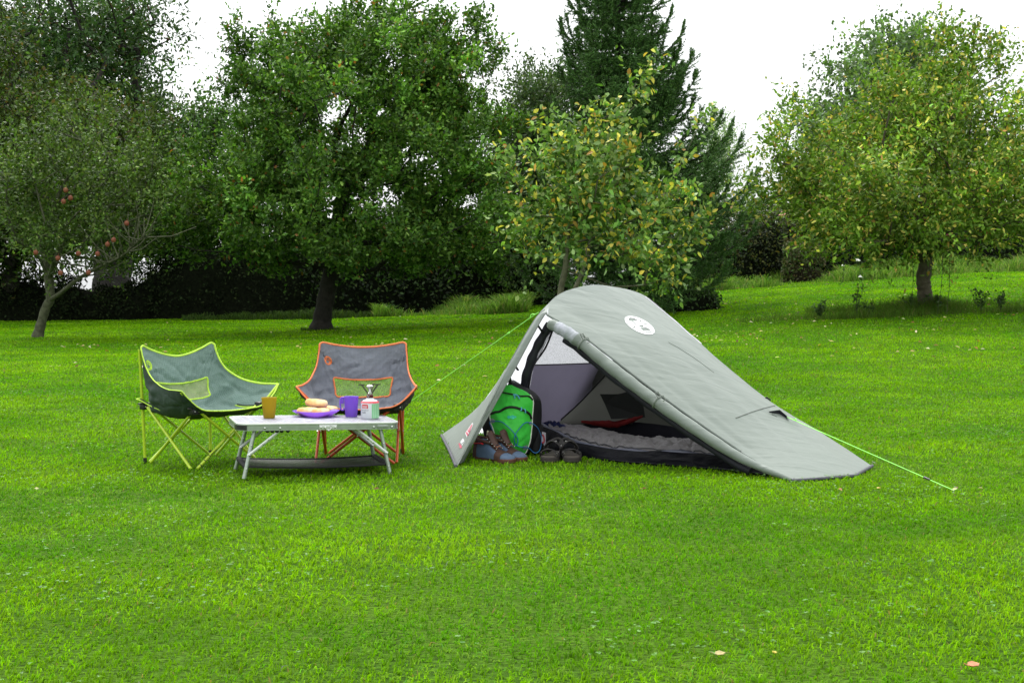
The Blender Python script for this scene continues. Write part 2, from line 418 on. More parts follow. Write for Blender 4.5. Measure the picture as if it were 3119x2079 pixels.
# ================================================================== GROUND
def build_ground():
    xs = np.unique(np.concatenate([np.linspace(-14, 14, 113), np.linspace(-60, -14, 47), np.linspace(14, 60, 47), np.linspace(-400, -60, 18), np.linspace(60, 400, 18)]))
    ys = np.unique(np.concatenate([np.linspace(-12, 2, 15), np.linspace(2, 40, 153), np.linspace(40, 120, 41), np.linspace(120, 600, 20)]))
    X, Y = np.meshgrid(xs, ys); A = np.stack([X, Y, gz(X, Y)], axis=2)
    m = new_mat('lawn_soil'); nt = m.node_tree; N = nt.nodes; L = nt.links
    tcn = N.new('ShaderNodeTexCoord'); mp = N.new('ShaderNodeMapping'); mp.inputs['Scale'].default_value = (1, 1.6, 1); L.new(tcn.outputs['Object'], mp.inputs[0])
    a = N.new('ShaderNodeTexNoise'); a.inputs['Scale'].default_value = 1.1; a.inputs['Detail'].default_value = 6; L.new(mp.outputs[0], a.inputs['Vector'])
    b = N.new('ShaderNodeTexNoise'); b.inputs['Scale'].default_value = 45; b.inputs['Detail'].default_value = 5; L.new(mp.outputs[0], b.inputs['Vector'])
    r1 = N.new('ShaderNodeValToRGB'); L.new(a.outputs['Fac'], r1.inputs['Fac'])
    r1.color_ramp.elements[0].position = .3; r1.color_ramp.elements[0].color = (.045, .115, .003, 1)
    r1.color_ramp.elements[1].position = .7; r1.color_ramp.elements[1].color = (.075, .16, .006, 1)
    r2 = N.new('ShaderNodeValToRGB'); L.new(b.outputs['Fac'], r2.inputs['Fac'])
    r2.color_ramp.elements[0].position = .35; r2.color_ramp.elements[0].color = (.4, .4, .4, 1)
    r2.color_ramp.elements[1].position = .65; r2.color_ramp.elements[1].color = (1.2, 1.2, 1.1, 1)
    mu = N.new('ShaderNodeMix'); mu.data_type = 'RGBA'; mu.blend_type = 'MULTIPLY'; mu.inputs['Factor'].default_value = 1
    L.new(r1.outputs[0], mu.inputs[6]); L.new(r2.outputs[0], mu.inputs[7])
    bs = N.new('ShaderNodeBsdfPrincipled'); bs.inputs['Roughness'].default_value = .95; bs.inputs['Specular IOR Level'].default_value = .1
    L.new(mu.outputs[2], bs.inputs['Base Color'])
    bp = N.new('ShaderNodeBump'); bp.inputs['Strength'].default_value = .8; bp.inputs['Distance'].default_value = .03
    L.new(b.outputs['Fac'], bp.inputs['Height']); L.new(bp.outputs[0], bs.inputs['Normal'])
    o = N.new('ShaderNodeOutputMaterial'); L.new(bs.outputs[0], o.inputs['Surface'])
    mb = MB(); mb.grid(A); g = mb.build('lawn', m); tag(g, 'gently rising mown green lawn', 'lawn', kind='structure')
build_ground()

def pnoise(x, y, seed, cells):
    """smooth value noise, vectorised"""
    rg = np.random.default_rng(seed); n = 64; T = rg.random((n, n))
    x = np.asarray(x) * cells; y = np.asarray(y) * cells; xi = np.floor(x).astype(int); yi = np.floor(y).astype(int); fx = x - xi; fy = y - yi
    fx = fx * fx * (3 - 2 * fx); fy = fy * fy * (3 - 2 * fy); g = lambda i, j: T[i % n, j % n]
    return (g(xi, yi) * (1 - fx) + g(xi + 1, yi) * fx) * (1 - fy) + (g(xi, yi + 1) * (1 - fx) + g(xi + 1, yi + 1) * fx) * fy
def fnoise(x, y, seed, cells): return (pnoise(x, y, seed, cells) + .5 * pnoise(x, y, seed + 1, cells * 2.1) + .25 * pnoise(x, y, seed + 2, cells * 4.3)) / 1.75

TENT_FLOOR = [tuple(G(*p)[:2]) for p in ((1215, 1022), (1262, 1040), (1320, 1050), (1400, 1058), (1500, 1064), (1600, 1071), (1700, 1080), (1785, 1090))] + [(1.55, 7.05), (1.2, 7.7), (.85, 8.2), (.1, 8.1)]
TENT_TAIL = [tuple(G(*p)[:2]) for p in ((1700, 1086), (1822, 1104), (1962, 1093), (2004, 1071))] + [(1.7, 7.1), (1.4, 7.2)]
TENT_NOSE = [tuple(G(*p)[:2]) for p in ((1065, 1062), (1046, 1071), (1013, 1000), (1030, 990))]
def inpoly(x, y, P):
    c = np.zeros(x.shape, bool); n = len(P)
    for i in range(n):
        x1, y1 = P[i]; x2, y2 = P[(i + 1) % n]
        if y1 == y2: continue
        c ^= ((y1 > y) != (y2 > y)) & (x < (x2 - x1) * (y - y1) / (y2 - y1) + x1)
    return c

def build_grass():
    rng = np.random.default_rng(5)
    DN, P_ = 10000.0, 1.5
    ed = np.linspace(2.3, 34, 400); mid = (ed[1:] + ed[:-1]) / 2
    dens = DN * np.minimum(1, (5.0 / mid) ** P_); wid = .80 * mid + 2.6
    cnt = dens * wid * np.diff(ed); N = int(cnt.sum()); print('grass blades', N)
    b = rng.choice(len(mid), N, p=cnt / cnt.sum()); y = ed[b] + rng.random(N) * (ed[1] - ed[0]); x = (rng.random(N) - .5) * (.80 * y + 2.6)
    # little tufts: gather blades towards shared centres
    cx = np.round(x / .035) * .035; cy = np.round(y / .035) * .035
    k = rng.uniform(0, .55, N); x = x * (1 - k) + (cx + (pnoise(cx, cy, 3, 31) - .5) * .05) * k; y = y * (1 - k) + (cy + (pnoise(cx, cy, 9, 31) - .5) * .05) * k
    keep = ~inpoly(x, y, TENT_FLOOR) & ~inpoly(x, y, TENT_TAIL); x = x[keep]; y = y[keep]; N = len(x)
    z = gz(x, y)
    patch = fnoise(x, y * 1.3, 11, 1.3); fine = fnoise(x, y, 21, 7); micro = pnoise(x, y, 33, 24)
    far = np.clip((y - 5) / 18, 0, 1)
    h = (.009 + .013 * rng.random(N)) * (.65 + .7 * fine) * (.8 + .5 * patch) * (1 + .3 * far)
    longer = rng.random(N) < .035; h = np.where(longer, h * 1.6, h)
    wd = (.0014 + .0013 * rng.random(N)) * np.maximum(1, (y / 5.0) ** .95)
    lean = rng.uniform(.3, 1.6, N); az = rng.uniform(0, 2 * pi, N) * .75 + 2.5 * fnoise(x, y, 41, 2.2) * pi
    dx, dy = np.cos(az), np.sin(az)
    fa = rng.uniform(0, 2 * pi, N); sx, sy = np.cos(fa), np.sin(fa)
    base = np.stack([x, y, z - .003], 1); s = np.stack([sx, sy, np.zeros(N)], 1) * wd[:, None]
    m = base + np.stack([dx * h * lean * .28, dy * h * lean * .28, h * .62], 1)
    t = base + np.stack([dx * h * lean * .95, dy * h * lean * .95, h * (1.05 - .34 * lean)], 1)
    V = np.stack([base - s, base + s, m + s * .8, m - s * .8, t], 1).reshape(-1, 3)
    # colours: yellow green to deep green with streaks of paler and drier blades
    ca = np.array([.165, .310, .004]); cb = np.array([.075, .205, .003]); cc = np.array([.25, .38, .06])
    q = np.clip((patch - .25) * 1.7, 0, 1)[:, None]
    stripe = (.5 + .5 * np.sin(y * 2.3 + 1.5 * pnoise(x, y, 51, .3) * 6))[:, None] * far[:, None] * .16
    col = cb * (1 - q) + ca * q; col = col * np.array([1.10, 1.12, .45]) * (.82 + .34 * fnoise(x, y * 1.5, 91, 2.9))[:, None] * (.8 + .4 * pnoise(x, y, 95, 15))[:, None]
    pale = ((micro > .62) * rng.random(N) * np.clip(fnoise(x, y, 61, .9) * 2 - .6, 0, 1))[:, None]
    col = col * (1 - pale * .8) + cc * pale * .8
    col = col * (1 + stripe) * (1 + .22 * rng.standard_normal((N, 1))).clip(.4, 1.7)
    dead = rng.random(N) < .012; col[dead] = np.array([.24, .2, .07])
    blu = rng.random(N) < .08; col[blu] = col[blu] * np.array([.7, .95, 2.2])
    ff = np.array([0, 1, 2, 3, 3, 2, 4]); flat = (ff[None] + (np.arange(N) * 5)[:, None]).ravel()
    tot = np.tile([4, 3], N); st = np.concatenate([[0], np.cumsum(tot)[:-1]])
    cr = np.repeat(np.clip(col, .003, .6), 5, axis=0)
    g = raw_mesh('grass', V, flat, st, tot, cr, leaf_mat('blade', .40, .6, .05, 1.15)); tag(g, 'short mown grass blades covering the lawn', 'grass', kind='stuff')

    # clover leaves in patches near the viewer
    n = 10000; y = 2.4 + rng.random(n) ** .8 * 9; x = (rng.random(n) - .5) * (.8 * y + 2)
    kk = (fnoise(x, y, 71, 1.7) + .25 * pnoise(x, y, 77, 7)) > .68; kk &= ~inpoly(x, y, TENT_FLOOR); x = x[kk]; y = y[kk]; n = len(x); z = gz(x, y) + rng.uniform(.012, .03, n)
    a0 = rng.uniform(0, 2 * pi, n); P0 = []; D0 = []; N0 = []
    for j in range(3):
        a = a0 + j * 2 * pi / 3; P0.append(np.stack([x, y, z], 1)); D0.append(np.stack([np.cos(a), np.sin(a), rng.uniform(-.1, .35, n)], 1)); N0.append(np.stack([rng.normal(0, .25, n), rng.normal(0, .25, n), np.ones(n)], 1))
    sz = np.tile(rng.uniform(.006, .0105, n), 3)
    c = palette(rng, 3 * n, [(.10, .24, .03), (.13, .27, .06), (.07, .19, .02)], [3, 1.5, 2], .15)
    o = leaves('clover', np.vstack(P0), np.vstack(D0), np.vstack(N0), sz, sz * .95, c, leaf_mat('leaf_soft', .3, .5, .35, 1.3), kind='ovate')
    tag(o, 'small clover leaves growing among the lawn grass', 'clover', kind='stuff')
build_grass()

LEAF = leaf_mat('leaf', .26, .5, .16, 1.35)
LEAF_DARK = leaf_mat('leaf_dark', .12, .7, .03, 1.0)
NEEDLE = leaf_mat('needle', .12, .55, .25, 1.1)
def gpt(px, py, Y):
    p = Q(px, py, Y); return (p.x, p.y, float(gz(p.x, p.y)))

# ================================================================== TREES
OAKP = [(.055, .125, .014), (.090, .185, .026), (.030, .080, .010), (.15, .26, .05), (.18, .09, .02)]
def build_oak():
    Y = 22.0
    tr = [gpt(738, 757, Y), Q(742, 720, Y), Q(752, 670, Y), Q(762, 620, Y), Q(772, 540, Y + .1), Q(785, 440, Y + .1)]
    el = [pell(790, 330, 250, 215, Y, 2.9), pell(560, 420, 150, 130, Y, 2.5), pell(1010, 330, 190, 210, Y + .2, 2.7), pell(900, 130, 150, 95, Y, 1.5),
          pell(640, 230, 120, 120, Y, 1.4), pell(560, 545, 170, 75, Y - .8, 2.4), pell(850, 560, 200, 70, Y - 1.0, 2.4), pell(1090, 550, 130, 85, Y, 2.6),
          pell(700, 430, 210, 140, Y - 1.6, 1.4), pell(1000, 200, 110, 110, Y, 1.2), pell(760, 170, 130, 90, Y, 1.6), pell(1000, 440, 150, 110, Y - 1.4, .8), pell(430, 500, 70, 80, Y - .2, 1.0)]
    k = Y / (FPX / K)
    ex = [Q(x, y, Y + d) for x, y, d in ((545, 85, 0), (552, 130, .1), (560, 165, 0), (640, 80, .4), (650, 120, 0), (535, 215, 0), (1095, 75, 0), (1110, 110, .2), (1080, 60, .1), (1135, 130, 0), (990, 60, 0),
                                         (905, 48, .1), (850, 55, 0), (790, 60, .3), (760, 90, 0), (580, 130, .2), (1020, 60, .3), (620, 140, 0), (700, 100, .2), (940, 40, 0), (870, 35, 0), (820, 40, 0))]
    def filt(T):
        # the loose spots where the sky shows through
        u = np.array([T[:, 0] / T[:, 1] * (FPX / K) + 1176, 640 - (T[:, 2] - HC) / T[:, 1] * (FPX / K)])
        bad = np.zeros(len(T), bool)
        for cx, cy, rx, ry in ((965, 395, 62, 22), (770, 300, 22, 14), (1010, 415, 26, 16), (800, 265, 16, 12), (940, 350, 20, 12), (1060, 480, 30, 12), (840, 200, 14, 10), (600, 260, 14, 10), (905, 300, 14, 8)):
            bad |= ((u[0] - cx) / rx) ** 2 + ((u[1] - cy) / ry) ** 2 < 1
        return ~bad | (np.random.default_rng(3).random(len(T)) < .12)
    tree('oak_tree', 'broad green oak with a dark leaning trunk in the middle of the lawn edge', 'tree', 11, tr, 3, el, 520, .14, OAKP, [5, 4, 4, 2, .25],
         leafm=LEAF, LL=.074, LW=.048, kind='oak', nsh=26, nlf=11, slen=.36, bark=BARK_DARK(), centre=Q(790, 430, Y), extra=np.array([tuple(v) for v in ex]),
         out=.5, up=.75, rnd=.55, spread=.09, flare=1.5, filt=filt, rmin=.005)
build_oak()

def build_cherry():
    Y = 20.0
    tr = [gpt(2126, 690, Y), Q(2124, 672, Y), Q(2122, 655, Y), Q(2121, 637, Y), Q(2128, 590, Y), Q(2125, 520, Y), Q(2120, 430, Y)]
    el = [pell(2080, 400, 230, 150, Y, 2.4), pell(2220, 330, 140, 130, Y, 2.0), pell(1940, 470, 130, 90, Y, 1.9), pell(2230, 500, 150, 70, Y, 2.1),
          pell(2110, 260, 110, 100, Y, 1.2), pell(1860, 400, 60, 80, Y, .8), pell(2190, 190, 80, 50, Y, .8), pell(2050, 530, 180, 45, Y - .6, 1.4), pell(2360, 400, 90, 150, Y, 1.2)]
    ex = [Q(x, y, Y) for x, y in ((2175, 92), (2190, 115), (2150, 100), (2240, 130), (2255, 115), (2280, 150), (2230, 100), (2210, 140), (1785, 320), (1775, 370), (1800, 340), (1762, 430), (1755, 460), (1830, 260), (1820, 290), (2290, 130), (2135, 120), (2300, 170), (2060, 160), (1790, 450), (1745, 450))]
    P_ = [(.120, .215, .020), (.080, .155, .016), (.18, .28, .045), (.46, .42, .09), (.34, .22, .06)]
    tree('cherry_tree', 'large fruit tree with yellowing leaves and a short forked trunk on the right lawn', 'tree', 12, tr, 3, el, 380, .105, P_, [4, 4, 3, 1.3, .3],
         leafm=LEAF, LL=.080, LW=.040, kind='ovate', nsh=15, nlf=9, slen=.42, bark=mat('bark_cherry', (.05, .04, .028), .85, .4, 14, .8, 30, c2=(.11, .10, .06)), centre=Q(2120, 450, Y), extra=np.array([tuple(v) for v in ex]),
         out=.75, up=.45, rnd=.5, spread=.14, flare=1.25, hang=.1, rmin=.006, zfloor=1.35, wig=.04, lup=.3)
build_cherry()

def build_pear():
    Y = 13.0
    tr = [(Q(1282, 700, Y).x, Y, float(gz(Q(1282, 700, Y).x, Y))), Q(1287, 680, Y), Q(1298, 620, Y), Q(1303, 560, Y), Q(1306, 480, Y), Q(1312, 400, Y)]
    el = [pell(1385, 430, 165, 110, Y, .65), pell(1320, 500, 100, 80, Y, .5), pell(1480, 540, 85, 65, Y, .45), pell(1395, 362, 80, 34, Y, .4), pell(1290, 390, 60, 60, Y, .35), pell(1420, 585, 100, 40, Y - .2, .35), pell(1530, 480, 40, 40, Y, .25)]
    ex = [Q(x, y, Y) for x, y in ((1460, 190), (1455, 215), (1462, 240), (1340, 300), (1275, 350), (1180, 385), (1165, 395), (1190, 430), (1200, 555), (1215, 580), (1240, 590), (1595, 500), (1560, 385), (1600, 300), (1530, 640), (1555, 600), (1480, 655),
                                  (1430, 270), (1360, 285), (1400, 265), (1210, 480), (1590, 540), (1545, 650), (1265, 310), (1225, 500))]
    P_ = [(.125, .225, .045), (.08, .165, .03), (.21, .30, .11), (.52, .47, .08), (.38, .23, .05)]
    r, T = tree('pear_tree', 'young tree with big yellowing leaves and thin twin stems behind the tent', 'tree', 13, tr, 2, el, 125, .030, P_, [4, 4, 3, 1.7, .3],
         leafm=LEAF, LL=.068, LW=.042, kind='ovate', nsh=6, nlf=9, slen=.34, bark=BARK_PALE(), centre=Q(1370, 560, Y), extra=np.array([tuple(v) for v in ex]),
         out=.5, up=.6, rnd=.6, spread=.05, flare=1.1, hang=.1, rmin=.0035, wig=.05, lup=.5)
    mb = MB(); o = Vector(tr[0]); c = [Vector(q) - o for q in (Q(1302, 695, Y - .1), Q(1322, 660, Y - .1), Q(1345, 600, Y), Q(1362, 520, Y))]
    mb.tube(crcurve(c, 10), list(np.linspace(.026, .012, 10)), 8); mb.build('stem', BARK_PALE(), r)
build_pear()

def build_spruce():
    Y = 23.0; rng = np.random.default_rng(14); k = Y / (FPX / K)
    base = gpt(1462, 726, Y); H = 8.6
    root = thing('spruce_tree', 'tall dark green spruce with spiky upturned branch tips behind the tent', 'tree', base)
    mb = MB(); tr = [(0, 0, 0), (-.05, 0, 1.5), (-.22, 0, 3.5), (-.34, 0, 5), (-.36, 0, H)]
    mb.tube(crcurve(tr, 14), list(np.linspace(.16, .02, 14)), 10)
    pos = []; dr = []; ln = []; pal = []
    z = .35
    def shoot(p, d, L, dens):
        n = int(L * 190 * dens) + 5; f = rng.random(n); q = p + d * (f * L)[:, None]
        a = rows_norm(np.cross(d, rng.standard_normal((n, 3)))); pos.append(q); dr.append(a + d * .75); ln.append(np.full(n, .046) * (1 - .3 * f))
    while z < H - .15:
        rad = float(np.interp(z, [.3, 1, 2, 3.4, 4.9, 6, 8.6], [1.8, 1.75, 1.5, .98, .78, .7, .1])); ax_ = float(np.interp(z, [0, 1.5, 3.5, 5, 8.6], [0, -.05, -.22, -.34, -.36]))
        nb = 11 if z < 4 else 9
        a0 = rng.uniform(0, 2 * pi)
        for b in range(nb):
            a = a0 + 2 * pi * b / nb + rng.normal(0, .2); R_ = rad * rng.uniform(.72, 1.12)
            if abs(cos(a) - .8) < .3 and 1.2 < z < 3.9: R_ *= 1.12   # the fuller right-hand side of the crown
            ca, sa = cos(a), sin(a); z0 = z + rng.normal(0, .07)
            tip = .42 * R_ * (.35 + .65 * z / H) + .12
            pts = [(0, 0, z0), (ca * R_ * .35, sa * R_ * .35, z0 - .04 * R_), (ca * R_ * .7, sa * R_ * .7, z0 - .02 + .1 * tip), (ca * R_, sa * R_, z0 + tip * .8), (ca * R_ * 1.08, sa * R_ * 1.08, z0 + tip * 1.35)]
            c = crcurve([(p_[0] + ax_, p_[1], p_[2]) for p_ in pts], 15); mb.tube(c, list(np.linspace(.022, .004, 15)), 4, cap=False)
            for i in range(2, 15):
                f = i / 14; p = c[i]; t = rows_norm((c[min(i + 1, 14)] - c[i - 1])[None])[0]; sd_ = np.cross(t, [0, 0, 1]); sd_ /= np.linalg.norm(sd_)
                shoot(p, t, R_ / 14, 1.2)
                L_ = (.52 * (1 - f) ** .7 + .11) * min(1, R_ / 1.1) * rng.uniform(.7, 1.2)
                for s_ in (-1, 1):
                    for rep in range(2):
                        dd = sd_ * s_ * rng.uniform(.35, 1) + t * rng.uniform(.4, .9) + np.array([0, 0, rng.uniform(-.75, .05) * (1 - f * .8)])
                        dd /= np.linalg.norm(dd); LL_ = L_ * rng.uniform(.6, 1.1); shoot(p, dd, LL_, 1.0)
                        mb.tube([p, p + dd * LL_], [.005, .003], 3, cap=False)
                if f < .75:
                    dd = np.array([rng.normal(0, .2), rng.normal(0, .2), -1.0]); shoot(p, dd / np.linalg.norm(dd), L_ * .7, 1)
        z += .30 if z < 5 else .27
    # long bare-tipped leaders standing out of the outline
    for x, y, bx, by in ((1497, 40, 1495, 90), (1548, 125, 1540, 180), (1574, 155, 1555, 200), (1620, 280, 1590, 330), (1560, 200, 1540, 240), (1285, 60, 1305, 110), (1300, 35, 1318, 90), (1735, 420, 1690, 470), (1612, 255, 1590, 300), (1680, 370, 1640, 430), (1530, 60, 1515, 120), (1700, 470, 1640, 520), (1650, 430, 1600, 480)):
        a = Q(bx, by, Y) - Vector(base); b = Q(x, y, Y) - Vector(base); root_ = Vector((-.25, 0, a.z - .5 - .35 * abs(a.x)))
        c = crcurve([root_, root_ * .5 + a * .5 + Vector((0, 0, -.1)), a, b], 16); mb.tube(c, list(np.linspace(.022, .004, 16)), 4, cap=False)
        for i in range(4, 16):
            t = rows_norm((c[min(i + 1, 15)] - c[i - 1])[None])[0]; shoot(c[i], t, .12, 1)
            for s_ in range(6 if i < 12 else 3):
                dd = rows_norm((t * .6 + rng.standard_normal(3) * .6 + np.array([0, 0, -.35 if i < 9 else 0]))[None])[0]; shoot(c[i], dd, (.38 if i < 9 else .16) * rng.uniform(.6, 1), 1)
    mb.build('trunk', BARK_DARK(), root)
    P_ = np.vstack(pos); D_ = np.vstack([np.broadcast_to(d, (len(q), 3)) for d, q in zip(dr, pos)]); L_ = np.concatenate(ln); print('needles', len(P_))
    col = palette(rng, len(P_), [(.070, .165, .034), (.045, .115, .026), (.13, .26, .06)], [4, 3, 2], .2)
    leaves('crown', P_, D_, rng.standard_normal(P_.shape), L_ * rng.uniform(.8, 1.3, len(P_)), np.full(len(P_), .013), col, NEEDLE, root, 'needle')
build_spruce()

def build_apple():
    Y = 20.0
    tr = [gpt(86, 776, Y), Q(94, 745, Y), Q(106, 705, Y), Q(116, 685, Y), Q(112, 640, Y), Q(108, 560, Y), Q(125, 470, Y), Q(160, 400, Y)]
    el = [pell(170, 430, 190, 150, Y, 1.5), pell(60, 470, 100, 120, Y, 1.2), pell(300, 480, 110, 110, Y, 1.0), pell(200, 560, 150, 60, Y, 1.2), pell(120, 330, 100, 60, Y, .8), pell(330, 400, 60, 60, Y, .6)]
    ex = [Q(x, y, Y) for x, y in ((205, 265), (240, 290), (390, 450), (420, 440), (400, 470), (360, 330), (150, 250), (235, 600), (270, 590), (300, 570), (60, 380))]
    P_ = [(.055, .105, .016), (.085, .14, .028), (.035, .065, .012), (.14, .19, .06)]
    root, T = tree('apple_tree', 'straggly apple tree with red apples and a pale forked trunk at far left', 'tree', 15, tr, 3, el, 260, .066, P_, [4, 3, 3, 1],
         leafm=LEAF, LL=.066, LW=.036, kind='kite', nsh=10, nlf=9, slen=.42, bark=mat('bark_apple', (.035, .038, .02), .9, .4, 16, .8, 40, c2=(.10, .11, .06)), centre=Q(150, 560, Y), extra=np.array([tuple(v) for v in ex]),
         out=.5, up=.5, rnd=.75, spread=.1, flare=1.4, rmin=.006, wig=.09, expo=.42)
    o = Vector(tr[0])
    mb = MB(); c = [Vector(q) - o for q in (Q(112, 690, Y), Q(140, 672, Y - .2), Q(180, 640, Y - .5), Q(230, 612, Y - .7), Q(280, 588, Y - .9), Q(310, 560, Y - 1.0), Q(335, 545, Y - 1.0))]
    mb.tube(crcurve(c, 26), list(np.linspace(.038, .004, 26)), 9)
    rr = np.random.default_rng(5)
    cc = crcurve(c, 26)
    for i in range(8, 26):
        for _ in range(2):
            e = Vector(cc[i]) + Vector((rr.normal(.1, .3), rr.normal(0, .3), rr.uniform(.1, .6))); md = (Vector(cc[i]) + e) / 2 + Vector((0, 0, -.06))
            mb.tube([cc[i], md, e], [.012, .008, .005], 4, cap=False)
    mb.build('limb', MATS['bark_apple'], root)
    red = mat('apple_skin', (.17, .035, .03), .5, .3, 30, spec=.2, c2=(.20, .09, .035))
    for x, y in ((151, 437), (162, 455), (146, 463), (291, 513), (261, 551), (247, 561), (82, 580), (180, 582), (224, 583), (133, 593), (139, 627), (203, 626)):
        p = Q(x, y, Y - 1.3) - o; m2 = MB(); m2.lathe([(0, .027), (.010, .034), (.026, .028), (.034, .006), (.030, -.017), (.019, -.031), (0, -.028)], p, 12); m2.tube([p + Vector((0, 0, .034)), p + Vector((.01, 0, .06))], .003, 4)
        m2.build('apple', red, root)
build_apple()

# ---- taller trees further back
FARP = [(.045, .085, .030), (.030, .060, .022), (.065, .105, .045)]
def build_back():
    # big loose tree upper left
    Y = 34.0
    el = [pell(60, 120, 230, 230, Y, 4), pell(270, 200, 120, 130, Y, 2.5), pell(290, 70, 100, 80, Y, 2), pell(330, 330, 90, 90, Y, 2), pell(130, 380, 230, 130, Y, 3), pell(-60, 250, 150, 300, Y, 3)]
    tr = [gpt(255, 742, Y - 4), Q(256, 690, Y - 4), Q(258, 640, Y - 3.5), Q(262, 570, Y - 3), Q(250, 480, Y - 2), Q(190, 350, Y), Q(150, 200, Y), Q(120, 60, Y)]
    tree('ash_tree', 'tall loose dark ash filling the upper left behind the apple tree', 'tree', 21, tr, 3, el, 540, .42, [(.048, .105, .030), (.030, .068, .018), (.070, .135, .032), (.10, .06, .03)], [4, 4, 2, .3],
         leafm=LEAF, LL=.14, LW=.06, nsh=17, nlf=9, slen=.75, bark=BARK_DARK(), out=.5, up=.2, rnd=.7, spread=.3, rmin=.012, hang=.3, centre=Q(150, 300, Y))
    # brownish thorn tree between
    Y = 27.0
    tr = [gpt(20, 745, Y), Q(22, 690, Y), Q(30, 620, Y), Q(60, 520, Y)]
    el = [pell(60, 330, 170, 150, Y, 2.2), pell(250, 350, 150, 130, Y, 2), pell(30, 520, 120, 80, Y, 1.8), pell(60, 590, 60, 30, Y, 1.2), pell(190, 520, 80, 40, Y, 1.5), pell(-70, 420, 120, 200, Y, 2), pell(-60, 180, 140, 150, Y, 2)]
    tree('hawthorn_tree', 'dark brownish thorn tree behind the apple tree at far left', 'tree', 22, tr, 2, el, 430, .16, [(.048, .075, .014), (.028, .048, .010), (.08, .065, .022), (.065, .12, .022)], [4, 4, 1.2, 2.5],
         leafm=LEAF, LL=.10, LW=.06, nsh=15, nlf=9, slen=.6, bark=BARK_DARK(), out=.4, up=.3, rnd=.8, spread=.25, rmin=.009)
    # rounded tree between ash and oak
    Y = 29.0
    tr = [gpt(420, 735, Y), Q(420, 650, Y), Q(415, 560, Y), Q(410, 460, Y)]
    el = [pell(430, 370, 95, 115, Y, 1.8), pell(380, 480, 110, 90, Y, 1.8), pell(410, 565, 90, 45, Y, 1.6), pell(320, 540, 60, 50, Y, 1.2), pell(500, 300, 70, 60, Y, 1.2), pell(500, 500, 100, 90, Y, 1.8)]
    tree('field_maple', 'rounded green tree between the far left ash and the oak', 'tree', 23, tr, 2, el, 300, .14, [(.045, .10, .020), (.03, .07, .014), (.09, .16, .035)], [4, 3, 1.5],
         leafm=LEAF, LL=.09, LW=.06, nsh=11, nlf=8, slen=.5, bark=BARK_DARK(), out=.5, up=.4, rnd=.7, spread=.22, rmin=.009)
    # behind, between oak and spruce
    Y = 29.0
    tr = [gpt(1225, 705, Y), Q(1225, 640, Y), Q(1228, 540, Y), Q(1232, 400, Y)]
    el = [pell(1190, 300, 100, 130, Y, 1.8), pell(1260, 260, 80, 100, Y, 1.6), pell(1210, 460, 110, 120, Y, 2), pell(1290, 420, 80, 120, Y, 1.6), pell(1170, 600, 90, 70, Y - .5, 1.4)]
    tree('willow_tree', 'mid green tree filling the gap between the oak and the spruce', 'tree', 24, tr, 2, el, 380, .15, [(.055, .10, .03), (.035, .068, .022), (.085, .13, .045)], [4, 3, 2],
         leafm=LEAF, LL=.10, LW=.05, nsh=11, nlf=8, slen=.5, bark=BARK_DARK(), out=.5, up=.5, rnd=.7, spread=.2, rmin=.009)
    # domed tree behind the right-hand fruit tree
    Y = 36.0
    tr = [gpt(2060, 650, Y), Q(2060, 560, Y), Q(2060, 430, Y), Q(2055, 300, Y)]
    el = [pell(2040, 250, 170, 160, Y, 3), pell(1930, 380, 140, 150, Y, 2.6), pell(2040, 140, 100, 60, Y, 1.8), pell(2180, 380, 170, 170, Y, 2.8), pell(1900, 500, 110, 80, Y, 2)]
    tree('lime_tree', 'tall domed green tree standing behind the yellowing fruit tree', 'tree', 25, tr, 2, el, 460, .22, [(.085, .145, .055), (.062, .115, .045), (.115, .175, .075)], [4, 3, 2],
         leafm=leaf_mat('leaf_far', .4, .5, .35, 1.5), LL=.13, LW=.09, nsh=12, nlf=8, slen=.6, bark=BARK(), out=.5, up=.4, rnd=.7, spread=.28, rmin=.012)
    # larch right of the spruce, distance mist put into its pale leaf colours
    Y = 46.0
    tr = [gpt(1625, 660, Y), Q(1625, 560, Y), Q(1628, 440, Y), Q(1632, 340, Y)]
    el = [pell(1625, 420, 75, 60, Y, 2), pell(1640, 355, 40, 45, Y, 1.2), pell(1600, 490, 90, 60, Y, 2.2), pell(1700, 500, 80, 40, Y, 2), pell(1650, 325, 22, 22, Y, .8)]
    tree('larch_tree', 'pale distant larch seen between the spruce and the right hedge', 'tree', 26, tr, 2, el, 170, .16, [(.16, .22, .14), (.12, .18, .11), (.20, .26, .17)], [3, 3, 2],
         leafm=leaf_mat('leaf_far', .4, .5, .35, 1.5), LL=.14, LW=.05, nsh=10, nlf=8, slen=.8, bark=BARK(), out=.8, up=.35, rnd=.4, spread=.25, rmin=.014)
build_back()

